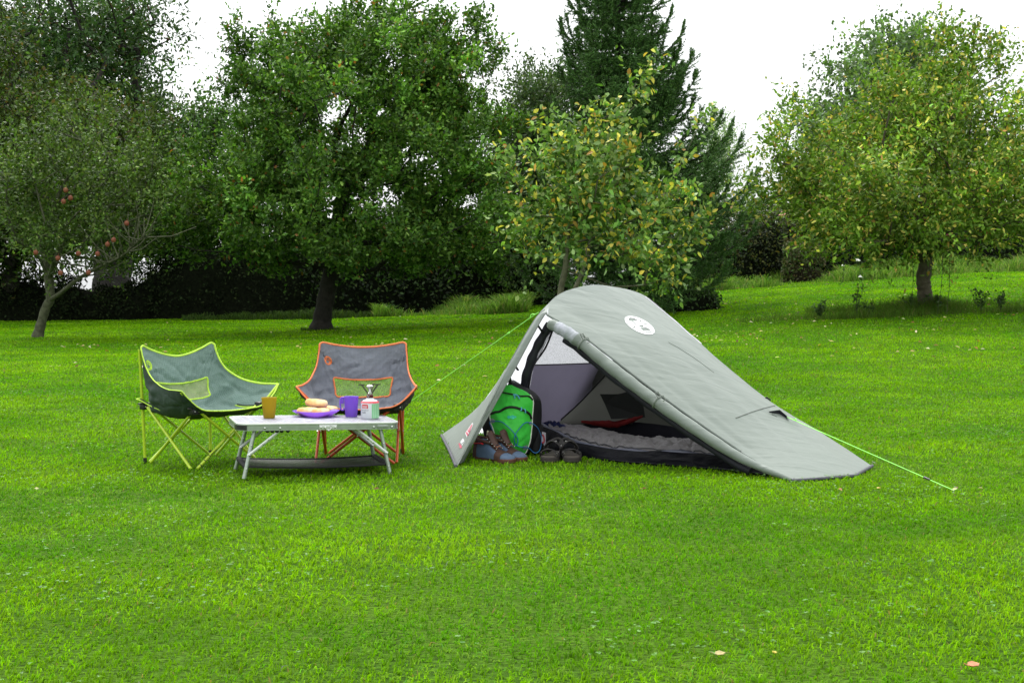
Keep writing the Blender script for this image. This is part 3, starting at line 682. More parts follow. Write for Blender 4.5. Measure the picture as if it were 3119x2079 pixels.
# ================================================================== HEDGES
def hedge(name, label, cat, seed, line, height, depth, dens, pal, pw, LL=.07, LW=.04, leafm=None, lumps=.35, ck=.74, core=(.006, .008, .004), ivy=0, kind='kite'):
    """line: ground points (x, y); dense leafy mass over a twiggy core coloured dark as shade"""
    rng = np.random.default_rng(seed); pts = crcurve([(p[0], p[1], 0) for p in line], 40); o = pts[0].copy(); o[2] = float(gz(o[0], o[1]))
    root = thing(name, label, cat, tuple(o)); seg = np.linalg.norm(np.diff(pts, axis=0), axis=1); Ltot = seg.sum(); s = np.concatenate([[0], np.cumsum(seg)])
    hf = lambda u: np.interp(u, np.linspace(0, 1, len(height)), height)
    # core: rough mound of twigs, interior shade put into its dark colour
    nu, nv = 60, 14; A = np.zeros((nu, nv, 3))
    for i in range(nu):
        u = i / (nu - 1); p = np.array([np.interp(u * Ltot, s, pts[:, k]) for k in range(3)]); q = np.array([np.interp(min(u + .01, 1) * Ltot, s, pts[:, k]) for k in range(3)]) - np.array([np.interp(max(u - .01, 0) * Ltot, s, pts[:, k]) for k in range(3)])
        t = q / np.linalg.norm(q); nrm = np.array([t[1], -t[0], 0]); H = hf(u)
        for j in range(nv):
            a = pi * j / (nv - 1); rr = ck + .1 * mnoise.noise(Vector((u * 14, a * 2.2, seed)))
            pp = p + nrm * cos(a) * depth * .5 * rr; A[i, j] = (pp[0], pp[1], float(gz(pp[0], pp[1])) - .1 + (H * rr + .1) * sin(a) ** .6)
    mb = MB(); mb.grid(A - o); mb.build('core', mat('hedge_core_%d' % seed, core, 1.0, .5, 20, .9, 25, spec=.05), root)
    n = int(dens * Ltot * np.mean(height)); u = rng.random(n); a = rng.beta(1.1, 1.4, n) * pi; rr = 1 - .32 * rng.random(n) ** 1.3
    P = np.stack([np.interp(u * Ltot, s, pts[:, k]) for k in range(3)], 1); Q2 = np.stack([np.interp(np.clip(u + .01, 0, 1) * Ltot, s, pts[:, k]) - np.interp(np.clip(u - .01, 0, 1) * Ltot, s, pts[:, k]) for k in range(3)], 1)
    t = rows_norm(Q2); nrm = np.stack([t[:, 1], -t[:, 0], np.zeros(n)], 1)
    flip = np.where(nrm[:, 1] > 0, -1, 1)[:, None]; nrm = nrm * flip
    lump = (fnoise(u * Ltot, a * 1.2, seed, 1.1) - .5) * lumps * 2; H = hf(u) * (1 + lump); rd = depth * .5 * (1 + lump)
    P = P + nrm * (np.cos(a) * rd * rr)[:, None]; zz = gz(P[:, 0], P[:, 1]) + H * rr * np.sin(a) ** .6
    P[:, 2] = zz
    nn = nrm * np.cos(a)[:, None] + np.array([0, 0, 1]) * np.sin(a)[:, None] + rng.standard_normal((n, 3)) * .6
    d = rows_norm(rng.standard_normal((n, 3)) + np.array([0, 0, .25]))
    keep = fnoise(u * Ltot * 1.0, zz * 1.0, seed + 9, 2.4) > .30
    P, d, nn = P[keep], d[keep], nn[keep]; n = len(P)
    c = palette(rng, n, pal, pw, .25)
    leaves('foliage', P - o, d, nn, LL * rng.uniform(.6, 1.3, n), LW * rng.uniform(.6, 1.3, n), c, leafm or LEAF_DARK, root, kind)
    return root
def gline(*a):
    return [tuple(Q(x, 640, Y)[:2]) for x, Y in a]
SHADE_PAL = [(.014, .022, .008), (.022, .034, .012), (.009, .014, .006)]  # shade of the trees above put into near-black leaf colours
hedge('hedge', 'black shaded hedge under the trees along the far left lawn edge', 'hedge', 31, gline((-180, 27.5), (45, 27.5), (150, 27.8), (290, 28), (350, 28.2), (500, 28.4), (720, 28.5)), [2.2, 1.7, 1.0, .85, .62, 1.5, 2.0, 2.2, 2.2], 2.2, 1300, SHADE_PAL, [3, 2, 3], lumps=.12)
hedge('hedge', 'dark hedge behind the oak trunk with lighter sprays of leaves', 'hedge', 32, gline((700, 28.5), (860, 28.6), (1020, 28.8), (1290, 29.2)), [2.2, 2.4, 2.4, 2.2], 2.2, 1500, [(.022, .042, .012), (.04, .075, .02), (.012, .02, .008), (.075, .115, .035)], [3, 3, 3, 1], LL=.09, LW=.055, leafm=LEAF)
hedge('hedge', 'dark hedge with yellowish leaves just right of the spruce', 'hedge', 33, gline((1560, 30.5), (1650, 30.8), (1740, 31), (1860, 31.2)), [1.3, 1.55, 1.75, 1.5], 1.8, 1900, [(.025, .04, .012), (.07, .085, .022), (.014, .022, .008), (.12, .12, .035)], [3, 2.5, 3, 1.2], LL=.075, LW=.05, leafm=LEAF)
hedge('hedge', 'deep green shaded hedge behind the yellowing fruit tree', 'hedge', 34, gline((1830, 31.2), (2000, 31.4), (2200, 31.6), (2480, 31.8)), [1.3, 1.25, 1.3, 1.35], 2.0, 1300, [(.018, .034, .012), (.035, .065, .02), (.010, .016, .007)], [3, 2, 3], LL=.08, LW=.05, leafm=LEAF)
hedge('shrub', 'low leafy shrub at the right foot of the spruce', 'shrub', 35, gline((1545, 22.6), (1590, 22.5), (1635, 22.6)), [.42, .40, .25], .9, 3800, [(.035, .07, .018), (.05, .10, .025), (.02, .035, .012)], [3, 3, 2], LL=.06, LW=.035, leafm=LEAF)
hedge('bramble', 'brown twiggy bramble below the fruit tree in front of the right hedge', 'bramble', 36, gline((1800, 29.6), (1840, 29.5), (1880, 29.6)), [.75, .95, .6], .9, 3600, [(.06, .07, .022), (.09, .075, .04), (.05, .09, .02)], [3, 1.5, 3], LL=.07, LW=.04, leafm=LEAF, core=(.02, .018, .010), ck=.35, lumps=.6)

# ---- long grass along the hedge foot
def long_grass(name, label, seed, rects, n, h0, h1, pal, pw, kind='stuff', w=.006):
    rng = np.random.default_rng(seed); per = np.array([r[4] for r in rects], float); k = rng.choice(len(rects), n, p=per / per.sum()); R = np.array([r[:4] for r in rects])[k]
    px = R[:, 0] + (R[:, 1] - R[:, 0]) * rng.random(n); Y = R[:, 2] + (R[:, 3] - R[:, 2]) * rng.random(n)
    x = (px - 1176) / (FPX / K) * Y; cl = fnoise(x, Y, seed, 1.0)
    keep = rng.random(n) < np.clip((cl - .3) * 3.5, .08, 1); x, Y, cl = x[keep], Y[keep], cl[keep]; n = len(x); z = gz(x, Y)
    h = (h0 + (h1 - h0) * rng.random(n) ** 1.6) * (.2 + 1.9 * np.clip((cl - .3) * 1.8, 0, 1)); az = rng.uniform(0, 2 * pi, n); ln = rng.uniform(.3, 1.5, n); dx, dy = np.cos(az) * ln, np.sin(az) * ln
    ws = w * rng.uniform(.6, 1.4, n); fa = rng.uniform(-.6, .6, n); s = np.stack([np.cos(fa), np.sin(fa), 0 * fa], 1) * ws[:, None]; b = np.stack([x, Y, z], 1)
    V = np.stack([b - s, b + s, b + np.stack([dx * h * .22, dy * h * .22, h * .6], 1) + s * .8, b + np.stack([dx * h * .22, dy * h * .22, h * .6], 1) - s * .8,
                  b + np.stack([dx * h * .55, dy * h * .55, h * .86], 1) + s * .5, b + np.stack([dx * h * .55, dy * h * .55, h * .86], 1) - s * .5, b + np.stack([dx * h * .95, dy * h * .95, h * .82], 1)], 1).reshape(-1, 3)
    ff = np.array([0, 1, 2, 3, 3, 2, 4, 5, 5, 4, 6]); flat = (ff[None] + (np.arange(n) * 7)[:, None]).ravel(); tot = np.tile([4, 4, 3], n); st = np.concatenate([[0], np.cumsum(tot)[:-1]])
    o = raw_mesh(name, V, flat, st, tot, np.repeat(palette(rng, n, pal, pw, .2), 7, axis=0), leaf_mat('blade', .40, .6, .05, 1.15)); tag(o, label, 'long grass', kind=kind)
TG = [(.075, .14, .025), (.11, .17, .045), (.05, .10, .02), (.16, .15, .07)]
TG = [(.10, .20, .025), (.15, .25, .05), (.06, .14, .018), (.20, .20, .08)]
long_grass('long_grass', 'rough bright grass bank at the hedge foot between the oak trunk and the spruce', 41, [(860, 1010, 26.2, 27.6, 3), (1000, 1215, 25.6, 28.6, 9)], 22000, .04, .26, TG, [3, 3, 3, 1.0])
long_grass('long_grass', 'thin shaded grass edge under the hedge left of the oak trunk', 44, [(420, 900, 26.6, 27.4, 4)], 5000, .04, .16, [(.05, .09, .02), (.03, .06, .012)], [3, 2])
long_grass('long_grass', 'rough long grass along the foot of the right hedge', 45, [(1600, 2420, 28.0, 30.8, 16), (1620, 1680, 28.5, 29.5, 3), (1940, 2040, 28.4, 29.6, 3)], 42000, .04, .27, TG, [3, 3, 3, 1.2])
long_grass('long_grass', 'strip of uncut weedy grass round the fruit tree trunk', 42, [(1850, 2420, 19.2, 20.8, 8), (1700, 1860, 19.3, 20.0, .6), (2085, 2165, 19.7, 20.3, 1.2)], 16000, .03, .13, [(.08, .16, .02), (.06, .12, .016), (.11, .12, .04)], [3, 3, 1], w=.003)
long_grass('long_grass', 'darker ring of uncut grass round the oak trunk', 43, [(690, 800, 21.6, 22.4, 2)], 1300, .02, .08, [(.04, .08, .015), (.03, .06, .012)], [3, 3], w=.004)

# ---- weeds, roses
def weed(label, px, Y, h, seed, n=60, sp=.10, pal=[(.035, .07, .018), (.05, .09, .025)], group=None):
    rng = np.random.default_rng(seed); x, y, z = gpt(px, 640, Y); root = thing('weed_plant', label, 'weed', (x, y, z), group=group); mb = MB(); T = []
    for i in range(6):
        e = Vector((rng.normal(0, sp), rng.normal(0, sp), h * rng.uniform(.6, 1))); c = crcurve([(0, 0, 0), e * .5 + Vector((rng.normal(0, .02), 0, .02)), e], 8); mb.tube(c, list(np.linspace(.004, .002, 8)), 4); T.append(c[2:])
    mb.build('stem', mat('weed_stem', (.05, .07, .025), .8), root); T = np.vstack(T); p = T[rng.integers(0, len(T), n)] + rng.normal(0, .012, (n, 3))
    leaves('foliage', p, rng.standard_normal((n, 3)) + [0, 0, .3], rng.standard_normal((n, 3)) + [0, 0, .8], rng.uniform(.03, .07, n), rng.uniform(.018, .035, n), palette(rng, n, pal, [1, 1], .2), LEAF, root, 'ovate')
weed('bushy dark weed at the left end of the uncut strip', 1882, 19.4, .26, 1, 160, .10)
weed('tall thin weed rising left of centre in the uncut strip', 1968, 19.6, .48, 2, 60, .03)
weed('leafy weed at the left foot of the fruit tree trunk', 2098, 19.8, .26, 3, 90, .09)
weed('leafy weed at the right foot of the fruit tree trunk', 2160, 19.8, .24, 4, 90, .10)
weed('weed between the fruit tree and the right picture edge', 2255, 19.6, .34, 5, 110, .10)
weed('dark upright weed nearest the right picture edge', 2298, 19.5, .30, 6, 110, .07)
weed('small weed standing between the tall weed and the trunk', 2000, 19.6, .2, 7, 50, .06)

def rose(label, px, py, Y, c, size=.05, seed=0, cat='flower'):
    rng = np.random.default_rng(seed); top = Q(px, py, Y); b = (top.x + rng.normal(0, .05), Y, float(gz(top.x, Y))); root = thing('rose', label, cat, b); e = top - Vector(b); mb = MB()
    cv = crcurve([(0, 0, 0), e * .5 + Vector((.04, 0, 0)), e], 12); mb.tube(cv, .004, 5); mb.build('stem', mat('weed_stem', (.05, .07, .025), .8), root)
    n = 26; leaves('foliage', cv[rng.integers(1, 11, n)] + rng.normal(0, .02, (n, 3)), rng.standard_normal((n, 3)), rng.standard_normal((n, 3)) + [0, 0, 1], rng.uniform(.03, .05, n), rng.uniform(.02, .03, n), palette(rng, n, [(.04, .08, .02)], [1]), LEAF, root, 'ovate')
    m2 = MB()
    for ring, (r, nn) in enumerate(((.2, 4), (.5, 6), (.85, 8))):
        for j in range(nn):
            a = 2 * pi * j / nn + ring; p = e + Vector((cos(a) * size * r * .6, sin(a) * size * r * .6, size * (.25 - .2 * ring)))
            m2.sphere(p, size * .42, 8, sc=(1, 1, .55), rot=Matrix.Rotation(a, 3, 'Z') @ Matrix.Rotation(.9 - .3 * ring, 3, 'Y'))
    m2.build('blossom', mat('petal_%d' % seed, c, .6, .12, 30, trans=.25), root)
rose('pale pink rose above the hedge left of the fruit tree', 1798, 492, 29.4, (.65, .28, .25), .10, 51)
rose('small red rose by the fork of the fruit tree', 2095, 590, 20.3, (.55, .01, .02), .055, 52)
rose('magenta rose showing between the right branches of the fruit tree', 2176, 541, 19.4, (.62, .04, .25), .045, 53)
rose('smaller magenta rosebud just left of the magenta rose', 2163, 541, 19.4, (.6, .05, .26), .03, 54)
rose('white rose standing clear of the shaded right hedge', 1969, 597, 27.0, (.8, .8, .75), .07, 55)
rose('little white rosebud low left of the white rose', 1936, 609, 27.0, (.75, .78, .68), .035, 56)
rose('cluster of small white blooms below the white rose', 1976, 635, 24.0, (.75, .75, .7), .04, 57)

# ---- fallen leaves
def leaf_litter():
    rng = np.random.default_rng(61); P = []; 
    def scat(n, x0, x1, y0, y1):
        px = rng.uniform(x0, x1, n); py = y0 + (y1 - y0) * rng.random(n) ** 1.0
        for a, b in zip(px, py):
            lo, hi = 6.0, 28.0
            for _ in range(22):
                m_ = (lo + hi) / 2; q = Q(a, b, m_)
                if q.z > gz(q.x, q.y): lo = m_
                else: hi = m_
            P.append((q.x, q.y, float(gz(q.x, q.y)) + .028))
    scat(150, 1640, 2340, 655, 760); scat(55, 1560, 2340, 760, 830); scat(26, 1590, 1760, 765, 790); scat(90, 380, 1200, 725, 810); scat(30, 60, 400, 790, 850); scat(25, 1000, 1180, 720, 880); scat(12, 60, 2300, 1120, 1500)
    P = np.array(P); n = len(P)
    sz = rng.uniform(.028, .062, n) * np.where(P[:, 1] < 7, .45, 1)
    o = leaves('leaf_litter', P, np.stack([rng.normal(0, 1, n), rng.normal(0, 1, n), rng.normal(0, .2, n)], 1), np.stack([rng.normal(0, .4, n), rng.normal(0, .4, n) - .3, np.ones(n)], 1), sz, sz * .55,
               palette(rng, n, [(.42, .36, .15), (.30, .14, .05), (.12, .06, .03), (.5, .48, .3)], [3, 2, 2, 2], .2), LEAF, None, 'ovate', curl=1.8)
    tag(o, 'scattered small fallen leaves on the lawn', 'fallen leaves', kind='stuff')
    def one(label, px, py, L_, c, a):
        p = G(px, py, .02); root_n = 'fallen_leaf'; ca, sa = cos(a), sin(a)
        T = [(0, 0, 0), (.25, .32, .10), (.6, .36, .16), (1, 0, .05), (.65, -.38, .02), (.25, -.3, -.01), (.5, 0, .0)]
        mb = MB(); V = [(p.x + (x * ca - y * sa) * L_, p.y + (x * sa + y * ca) * L_, p.z + z * L_) for x, y, z in T]
        F_ = [(0, 6, 1), (1, 6, 2), (2, 6, 3), (3, 6, 4), (4, 6, 5), (5, 6, 0)]; mb.add(V, F_); mb.add([(x, y, z - .0015) for x, y, z in V], [f[::-1] for f in F_])
        mb.tube([V[0], (V[0][0] - ca * L_ * .3, V[0][1] - sa * L_ * .3, V[0][2] + .005)], .0012, 4)
        tag(mb.build(root_n, mat('dry_leaf_' + c[0], c[1], .6, .35, 60, trans=.2)), label, 'leaf')
    one('curled orange fallen leaf near the bottom right of the lawn', 2222, 1526, .034, ('o', (.52, .20, .10)), .3)
    one('small yellow fallen leaf left of the orange leaf on the near lawn', 1778, 1498, .016, ('y', (.5, .42, .06)), 1.2)
    one('straw coloured leaf lying low in the middle of the near lawn', 1640, 1500, .03, ('s', (.36, .30, .12)), .2)
leaf_litter()

# ================================================================== CHAIRS
BLACK_PL = mat('black_plastic', (.012, .012, .013), .4, .2, 30, .2, 60, spec=.5)
STEEL = mat('steel', (.62, .63, .62), .28, .08, 40, .1, 80, metal=1.0)
def mirror_ctrl(rows):
    out = []
    for r in rows:
        L_ = [(-x, y, z) for x, y, z in r]; out.append(L_ + [(x, y, z) for x, y, z in r[-2::-1]])
    return out
CHAIR_CTRL = mirror_ctrl([
    [(.310, -.245, .405), (.262, -.255, .352), (.195, -.258, .304), (.10, -.258, .290), (0, -.258, .286)],
    [(.304, -.195, .405), (.268, -.17, .336), (.200, -.165, .276), (.1, -.16, .262), (0, -.16, .258)],
    [(.290, -.100, .405), (.262, -.06, .328), (.200, -.02, .262), (.1, .0, .250), (0, .0, .247)],
    [(.266, .015, .425), (.248, .065, .352), (.197, .115, .288), (.1, .130, .272), (0, .135, .270)],
    [(.248, .115, .474), (.234, .158, .420), (.188, .182, .368), (.1, .186, .352), (0, .186, .347)],
    [(.239, .170, .540), (.226, .192, .505), (.183, .202, .474), (.1, .196, .456), (0, .191, .451)],
    [(.238, .196, .600), (.216, .204, .611), (.165, .208, .601), (.09, .206, .590), (0, .206, .585)]])
def emblem(px_of, n, parent, name, m, pat, off=.0025):
    """small printed emblem: cells of a fine disc grid that the pattern keeps"""
    mb = MB(); h = 1.0 / n; idx = {}; vs = []; fs = []
    def vid(i, j):
        if (i, j) not in idx: idx[(i, j)] = len(vs); vs.append(px_of(i * h, j * h))
        return idx[(i, j)]
    for i in range(-n, n):
        for j in range(-n, n):
            x, y = (i + .5) * h, (j + .5) * h
            if x * x + y * y <= 1 and pat(x, y): fs.append((vid(i, j), vid(i + 1, j), vid(i + 1, j + 1), vid(i, j + 1)))
    mb.add(vs, fs); return mb.build(name, m, parent)
def lantern_pat(x, y):
    r = sqrt(x * x + y * y)
    if r > .86: return True
    if abs(x) < .30 and .18 < y < .62: return (abs(x) > .2 or y > .52 or y < .26) and not (abs(x) < .05)      # globe frame, sparse
    if abs(x) < .34 and -.62 < y < -.12: return False                     # base of the lamp
    if abs(x) < .42 and -.12 <= y <= .06: return False
    if .60 < r < .68 and y > 0: return False
    return r < .93

def rivets(pts, r, par, sc=(1, .7, 1)):
    for p in pts: mb = MB(); mb.sphere(p, r, 10, sc=sc); mb.build('rivet', STEEL, par)
def make_chair(name, label, loc, rz, fab, under, trim_m, tube_m, net_m, seed, group, dip=0.0, win=(.292, .708)):
    root = thing(name, label, 'camping chair', loc, rz, group)
    nv, nu = 73, 97
    A = crgrid(CHAIR_CTRL, nv, nu)
    if dip: A[:, :, 2] -= dip * (1 - (np.minimum(np.abs(A[:, :, 0]) / .215, 1)) ** 1.5) * sstep((np.linspace(0, 1, nv)[:, None] - .7) / .3)
    NN = gridnormals(A); NN = NN * np.where(NN[nv // 2, nu // 2, 1] > 0, -1, 1)
    B = A.copy()
    for i in range(nv):
        for j in range(nu):
            x, y, z = A[i, j]; v, u = i / (nv - 1), j / (nu - 1)
            e = min(1, min(u, 1 - u) * 9, min(v, 1 - v) * 8)
            n1 = mnoise.noise(Vector((x * 9 + seed + z * 7, y * 4, z * 5 - x * 4 + seed))); n2 = mnoise.noise(Vector((x * 16 - z * 9 + seed, y * 8, z * 14 + x * 9 - seed))); n3 = mnoise.noise(Vector((x * 34 + seed * 2, y * 20, z * 30)))
            w = mnoise.noise(Vector((x * 4 + seed, y * 4, z * 5))) * .012 + max(0, 1 - abs(n1) * 5) ** 1.5 * -.008 + max(0, 1 - abs(n2) * 4.5) ** 1.5 * .005 + n3 * .0022
            w += .0045 * sin(math.atan2(z - .60, abs(x) - .24) * 34 + seed) * max(0, 1 - sqrt((abs(x) - .24) ** 2 + (z - .6) ** 2) / .22) * min(1, sqrt((abs(x) - .24) ** 2 + (z - .6) ** 2) / .05)
            w += .006 * sin((x * cos(seed) + z * 1.6) * 55 + 3 * mnoise.noise(Vector((x * 8, z * 8, seed)))) * max(0, 1 - abs(v - .55) * 5) * (abs(x) > .12)
            cre = -.012 * math.exp(-((v - .52) / .035) ** 2)
            B[i, j] = A[i, j] + NN[i, j] * (w * (.25 + .75 * e) + cre * e)
    s0 = B.copy()
    uv = np.zeros((nv, nu, 2)); uv[:, 1:, 0] = np.cumsum(np.linalg.norm(np.diff(B, axis=1), axis=2), axis=1); uv[1:, :, 1] = np.cumsum(np.linalg.norm(np.diff(B, axis=0), axis=2), axis=0)
    uv[:, :, 0] -= uv[:, nu // 2:nu // 2 + 1, 0]
    # net window in the lower back
    i0, i1 = int(.602 * (nv - 1)), int(.775 * (nv - 1)); c0, c1 = win
    def win_edge(i): f = (i - i0) / (i1 - i0); return int(round((c0 + .028 * (1 - f)) * (nu - 1))), int(round((c1 - .028 * (1 - f)) * (nu - 1)))
    def hole(i, j):
        if not (i0 <= i < i1): return False
        a, b = win_edge(i); return a <= j < b
    f_ = MB(); f_.grid(B, 0, hole); ob = f_.build('seat_fabric', fab, root, uvs=uv.reshape(-1, 2))
    u_ = MB(); u_.grid((B - NN * .005)[:, ::-1], 0, lambda i, j: hole(i, nu - 2 - j)); u_.build('fabric_lining', under, root)
    n_ = MB(); n_.grid(B - NN * .0015, 0, lambda i, j: not hole(i, j)); n_.build('net_panel', net_m, root)
    def ribbon(pts, nn, ins, wid, th, m, nm, par, close=True):
        k = len(pts); vs = []; R_ = 8
        for q in range(k):
            for a in range(R_):
                t = 2 * pi * a / R_; vs.append(Vector(pts[q] + ins[q] * (wid * (.55 + cos(t) * .62)) + nn[q] * (sin(t) * th)))
        fs = [(q * R_ + a, q * R_ + (a + 1) % R_, ((q + 1) % k) * R_ + (a + 1) % R_, ((q + 1) % k) * R_ + a) for q in range(k if close else k - 1) for a in range(R_)]
        mb = MB(); mb.add(vs, fs); return mb.build(nm, m, par)
    bd = [(0, j) for j in range(0, nu)] + [(i, nu - 1) for i in range(1, nv)] + [(nv - 1, j) for j in range(nu - 2, -1, -1)] + [(i, 0) for i in range(nv - 2, 0, -1)]
    P = np.array([B[i, j] for i, j in bd]); N_ = np.array([NN[i, j] for i, j in bd])
    for _ in range(3): P = (np.roll(P, 1, 0) + P * 2 + np.roll(P, -1, 0)) / 4
    T = rows_norm(np.roll(P, -1, 0) - np.roll(P, 1, 0)); I = np.cross(N_, T); C_ = B[nv // 2, nu // 2]
    chk = np.array([B[min(max(i, 6), nv - 7), min(max(j, 6), nu - 7)] for i, j in bd]) - P; I = I * np.sign(np.sum(I * chk, axis=1) + 1e-9)[:, None]
    for _ in range(2): I = rows_norm(np.roll(I, 1, 0) + I * 2 + np.roll(I, -1, 0))
    ribbon(P, N_, I, .0085, .0042, trim_m, 'edge_binding', root)
    a0, b0 = win_edge(i0); a1, b1 = win_edge(i1 - 1)
    wd = [(i0, j) for j in range(a0, b0 + 1)] + [(i, win_edge(i)[1]) for i in range(i0 + 1, i1)] + [(i1, j) for j in range(b1, a1 - 1, -1)] + [(i, win_edge(i)[0]) for i in range(i1 - 1, i0, -1)]
    P = np.array([B[i, j] for i, j in wd]); N_ = np.array([NN[i, j] for i, j in wd]); cw = P.mean(0)
    for _ in range(3): P = (np.roll(P, 1, 0) + P * 2 + np.roll(P, -1, 0)) / 4
    T = rows_norm(np.roll(P, -1, 0) - np.roll(P, 1, 0)); I = np.cross(N_, T); I = I * np.sign(np.sum(I * (P - cw), axis=1))[:, None]
    for _ in range(2): I = rows_norm(np.roll(I, 1, 0) + I * 2 + np.roll(I, -1, 0))
    ribbon(P - I * .004, N_, I, .0075, .0045, trim_m, 'window_binding', root)
    # round emblem on the upper left of the back
    ci, cj = .875 * (nv - 1), .225 * (nu - 1)
    def surf(fi, fj):
        fi = min(max(fi, 0), nv - 1.001); fj = min(max(fj, 0), nu - 1.001); i, j = int(fi), int(fj); a, b = fi - i, fj - j
        return (B[i, j] * (1 - a) + B[i + 1, j] * a) * (1 - b) + (B[i, j + 1] * (1 - a) + B[i + 1, j + 1] * a) * b, NN[i, j]
    du = np.linalg.norm(surf(ci, cj + 1)[0] - surf(ci, cj)[0]); dv = np.linalg.norm(surf(ci + 1, cj)[0] - surf(ci, cj)[0])
    def pf(x, y): q, n = surf(ci + y * .024 / dv, cj + x * .024 / du); return q + n * .002
    emblem(pf, 16, root, 'emblem', trim_m, lantern_pat)
    # frame
    X, Y0, Y1, HT = .208, -.210, .190, .292; r = .0076
    corners = {'fl': (-X, Y0), 'fr': (X, Y0), 'bl': (-X, Y1), 'br': (X, Y1)}
    def leg(nm, a, b, za=HT, zb=.004, oa=(0, 0), ob_=(0, 0), m=tube_m, rr=r):
        mb = MB(); A_ = Vector((a[0] + oa[0], a[1] + oa[1], za)); B_ = Vector((b[0] + ob_[0], b[1] + ob_[1], zb)); mb.tube([A_, A_ * .5 + B_ * .5, B_], rr, 10)
        o = mb.build(nm, m, root); return o, A_, B_
    prs = [('fl', 'fr', (0, -1)), ('fr', 'br', (1, 0)), ('br', 'bl', (0, 1)), ('bl', 'fl', (-1, 0))]
    for a, b, nrm in prs:
        ca, cb = corners[a], corners[b]; d = Vector((cb[0] - ca[0], cb[1] - ca[1])).normalized() * .022; n1 = (nrm[0] * .009, nrm[1] * .009); n2 = (-nrm[0] * .009, -nrm[1] * .009)
        l1, A1, B1 = leg('leg', ca, cb, oa=(d.x + n1[0], d.y + n1[1]), ob_=(-d.x * .9 + n1[0], -d.y * .9 + n1[1]))
        l2, A2, B2 = leg('leg', cb, ca, oa=(-d.x + n2[0], -d.y + n2[1]), ob_=(d.x * .9 + n2[0], d.y * .9 + n2[1]))
        rb = MB(); mid = (A1 + B1) / 2; rb.tube([mid - Vector((nrm[0], nrm[1], 0)) * .028, mid + Vector((nrm[0], nrm[1], 0)) * .012], .0038, 8); rb.build('rivet', STEEL, root)
        if a == 'fl' :
            # printed rings and lettering near the foot of one leg
            dd = (B2 - A2).normalized(); mb = MB()
            for s_ in (.30, .335, .35, .80, .875, .945): c = A2.lerp(B2, s_); m3 = MB(); m3.tube([c - dd * .0022, c + dd * .0022], r * 1.04, 12); m3.build('printed_ring', mat('leg_ink', (.03, .04, .02), .5), l2)
            vs, fs = text_mesh('Coleman', .009, .01); side = dd.cross(Vector((0, 0, 1))).normalized(); outn = Vector((nrm[0], nrm[1], 0)); outn = (outn - dd * outn.dot(dd)).normalized(); upv = outn.cross(dd) * 1.0
            c = A2.lerp(B2, .74); mb.add([c - dd * -x + upv * y * 1.0 + outn * (r * 1.05 - y * y / r * .5 + .0004) for x, y in vs], fs); mb.build('leg_print', mat('leg_ink', (.03, .04, .02), .5), l2)
    for s_ in (-1, 1):
        mb = MB(); mb.tube([(s_ * X, Y1 + .018, .004), (s_ * (X + .006), Y1 + .026, .3), (s_ * (X + .016), Y1 + .032, .588)], r * 1.05, 10); p = mb.build('back_post', tube_m, root)
        mb = MB(); mb.tube([(s_ * X, Y1 + .018, 0), (s_ * X, Y1 + .018, .028)], r * 1.3, 10); mb.build('foot_cap', BLACK_PL, p)
        mb = MB(); mb.tube([(s_ * (X + .004), Y0 - .005, HT), (s_ * (X + .050), Y0 - .02, HT + .056), (s_ * (X + .097), Y0 - .026, HT + .104)], r * .95, 10); mb.build('arm_tube', tube_m, root)
        for yy, nm in ((Y0, 'hub'), (Y1 + .012, 'hub')):
            mb = MB(); mb.box((s_ * X, yy, HT + .004), (.046, .042, .036), bev=.006); mb.box((s_ * (X + .022), yy - .012, HT + .018), (.05, .018, .008), bev=.002)
            h = mb.build(nm, BLACK_PL, root)
            rivets([(s_ * X + dx, yy - .0225, HT + .002) for dx in (-.012, .012)], .0042, h)
        # side gusset from the back post forward to the seat corner, with a piped lower edge
        lo = crcurve([(s_ * (X + .016), Y1 + .03, .326), (s_ * (X + .022), Y1 - .08, .300), (s_ * (X + .014), -.03, .276), (s_ * (X + .004), Y0 + .02, .286)], 18)
        mb = MB(); hi = lo + np.array([s_ * .003, 0, .012]); mb.grid(np.stack([lo, hi])); mb.build('side_strap', under, root)
        mb = MB(); loop = [tuple(q) for q in lo[::-1]] + [(s_ * (X + .022), Y1 + .055, .330), (s_ * (X + .002), Y1 + .062, .334), (s_ * (X - .012), Y1 + .04, .334)]
        mb.tube(crcurve(loop, 34), .0036, 6); mb.build('strap_piping', trim_m, root)
    return root

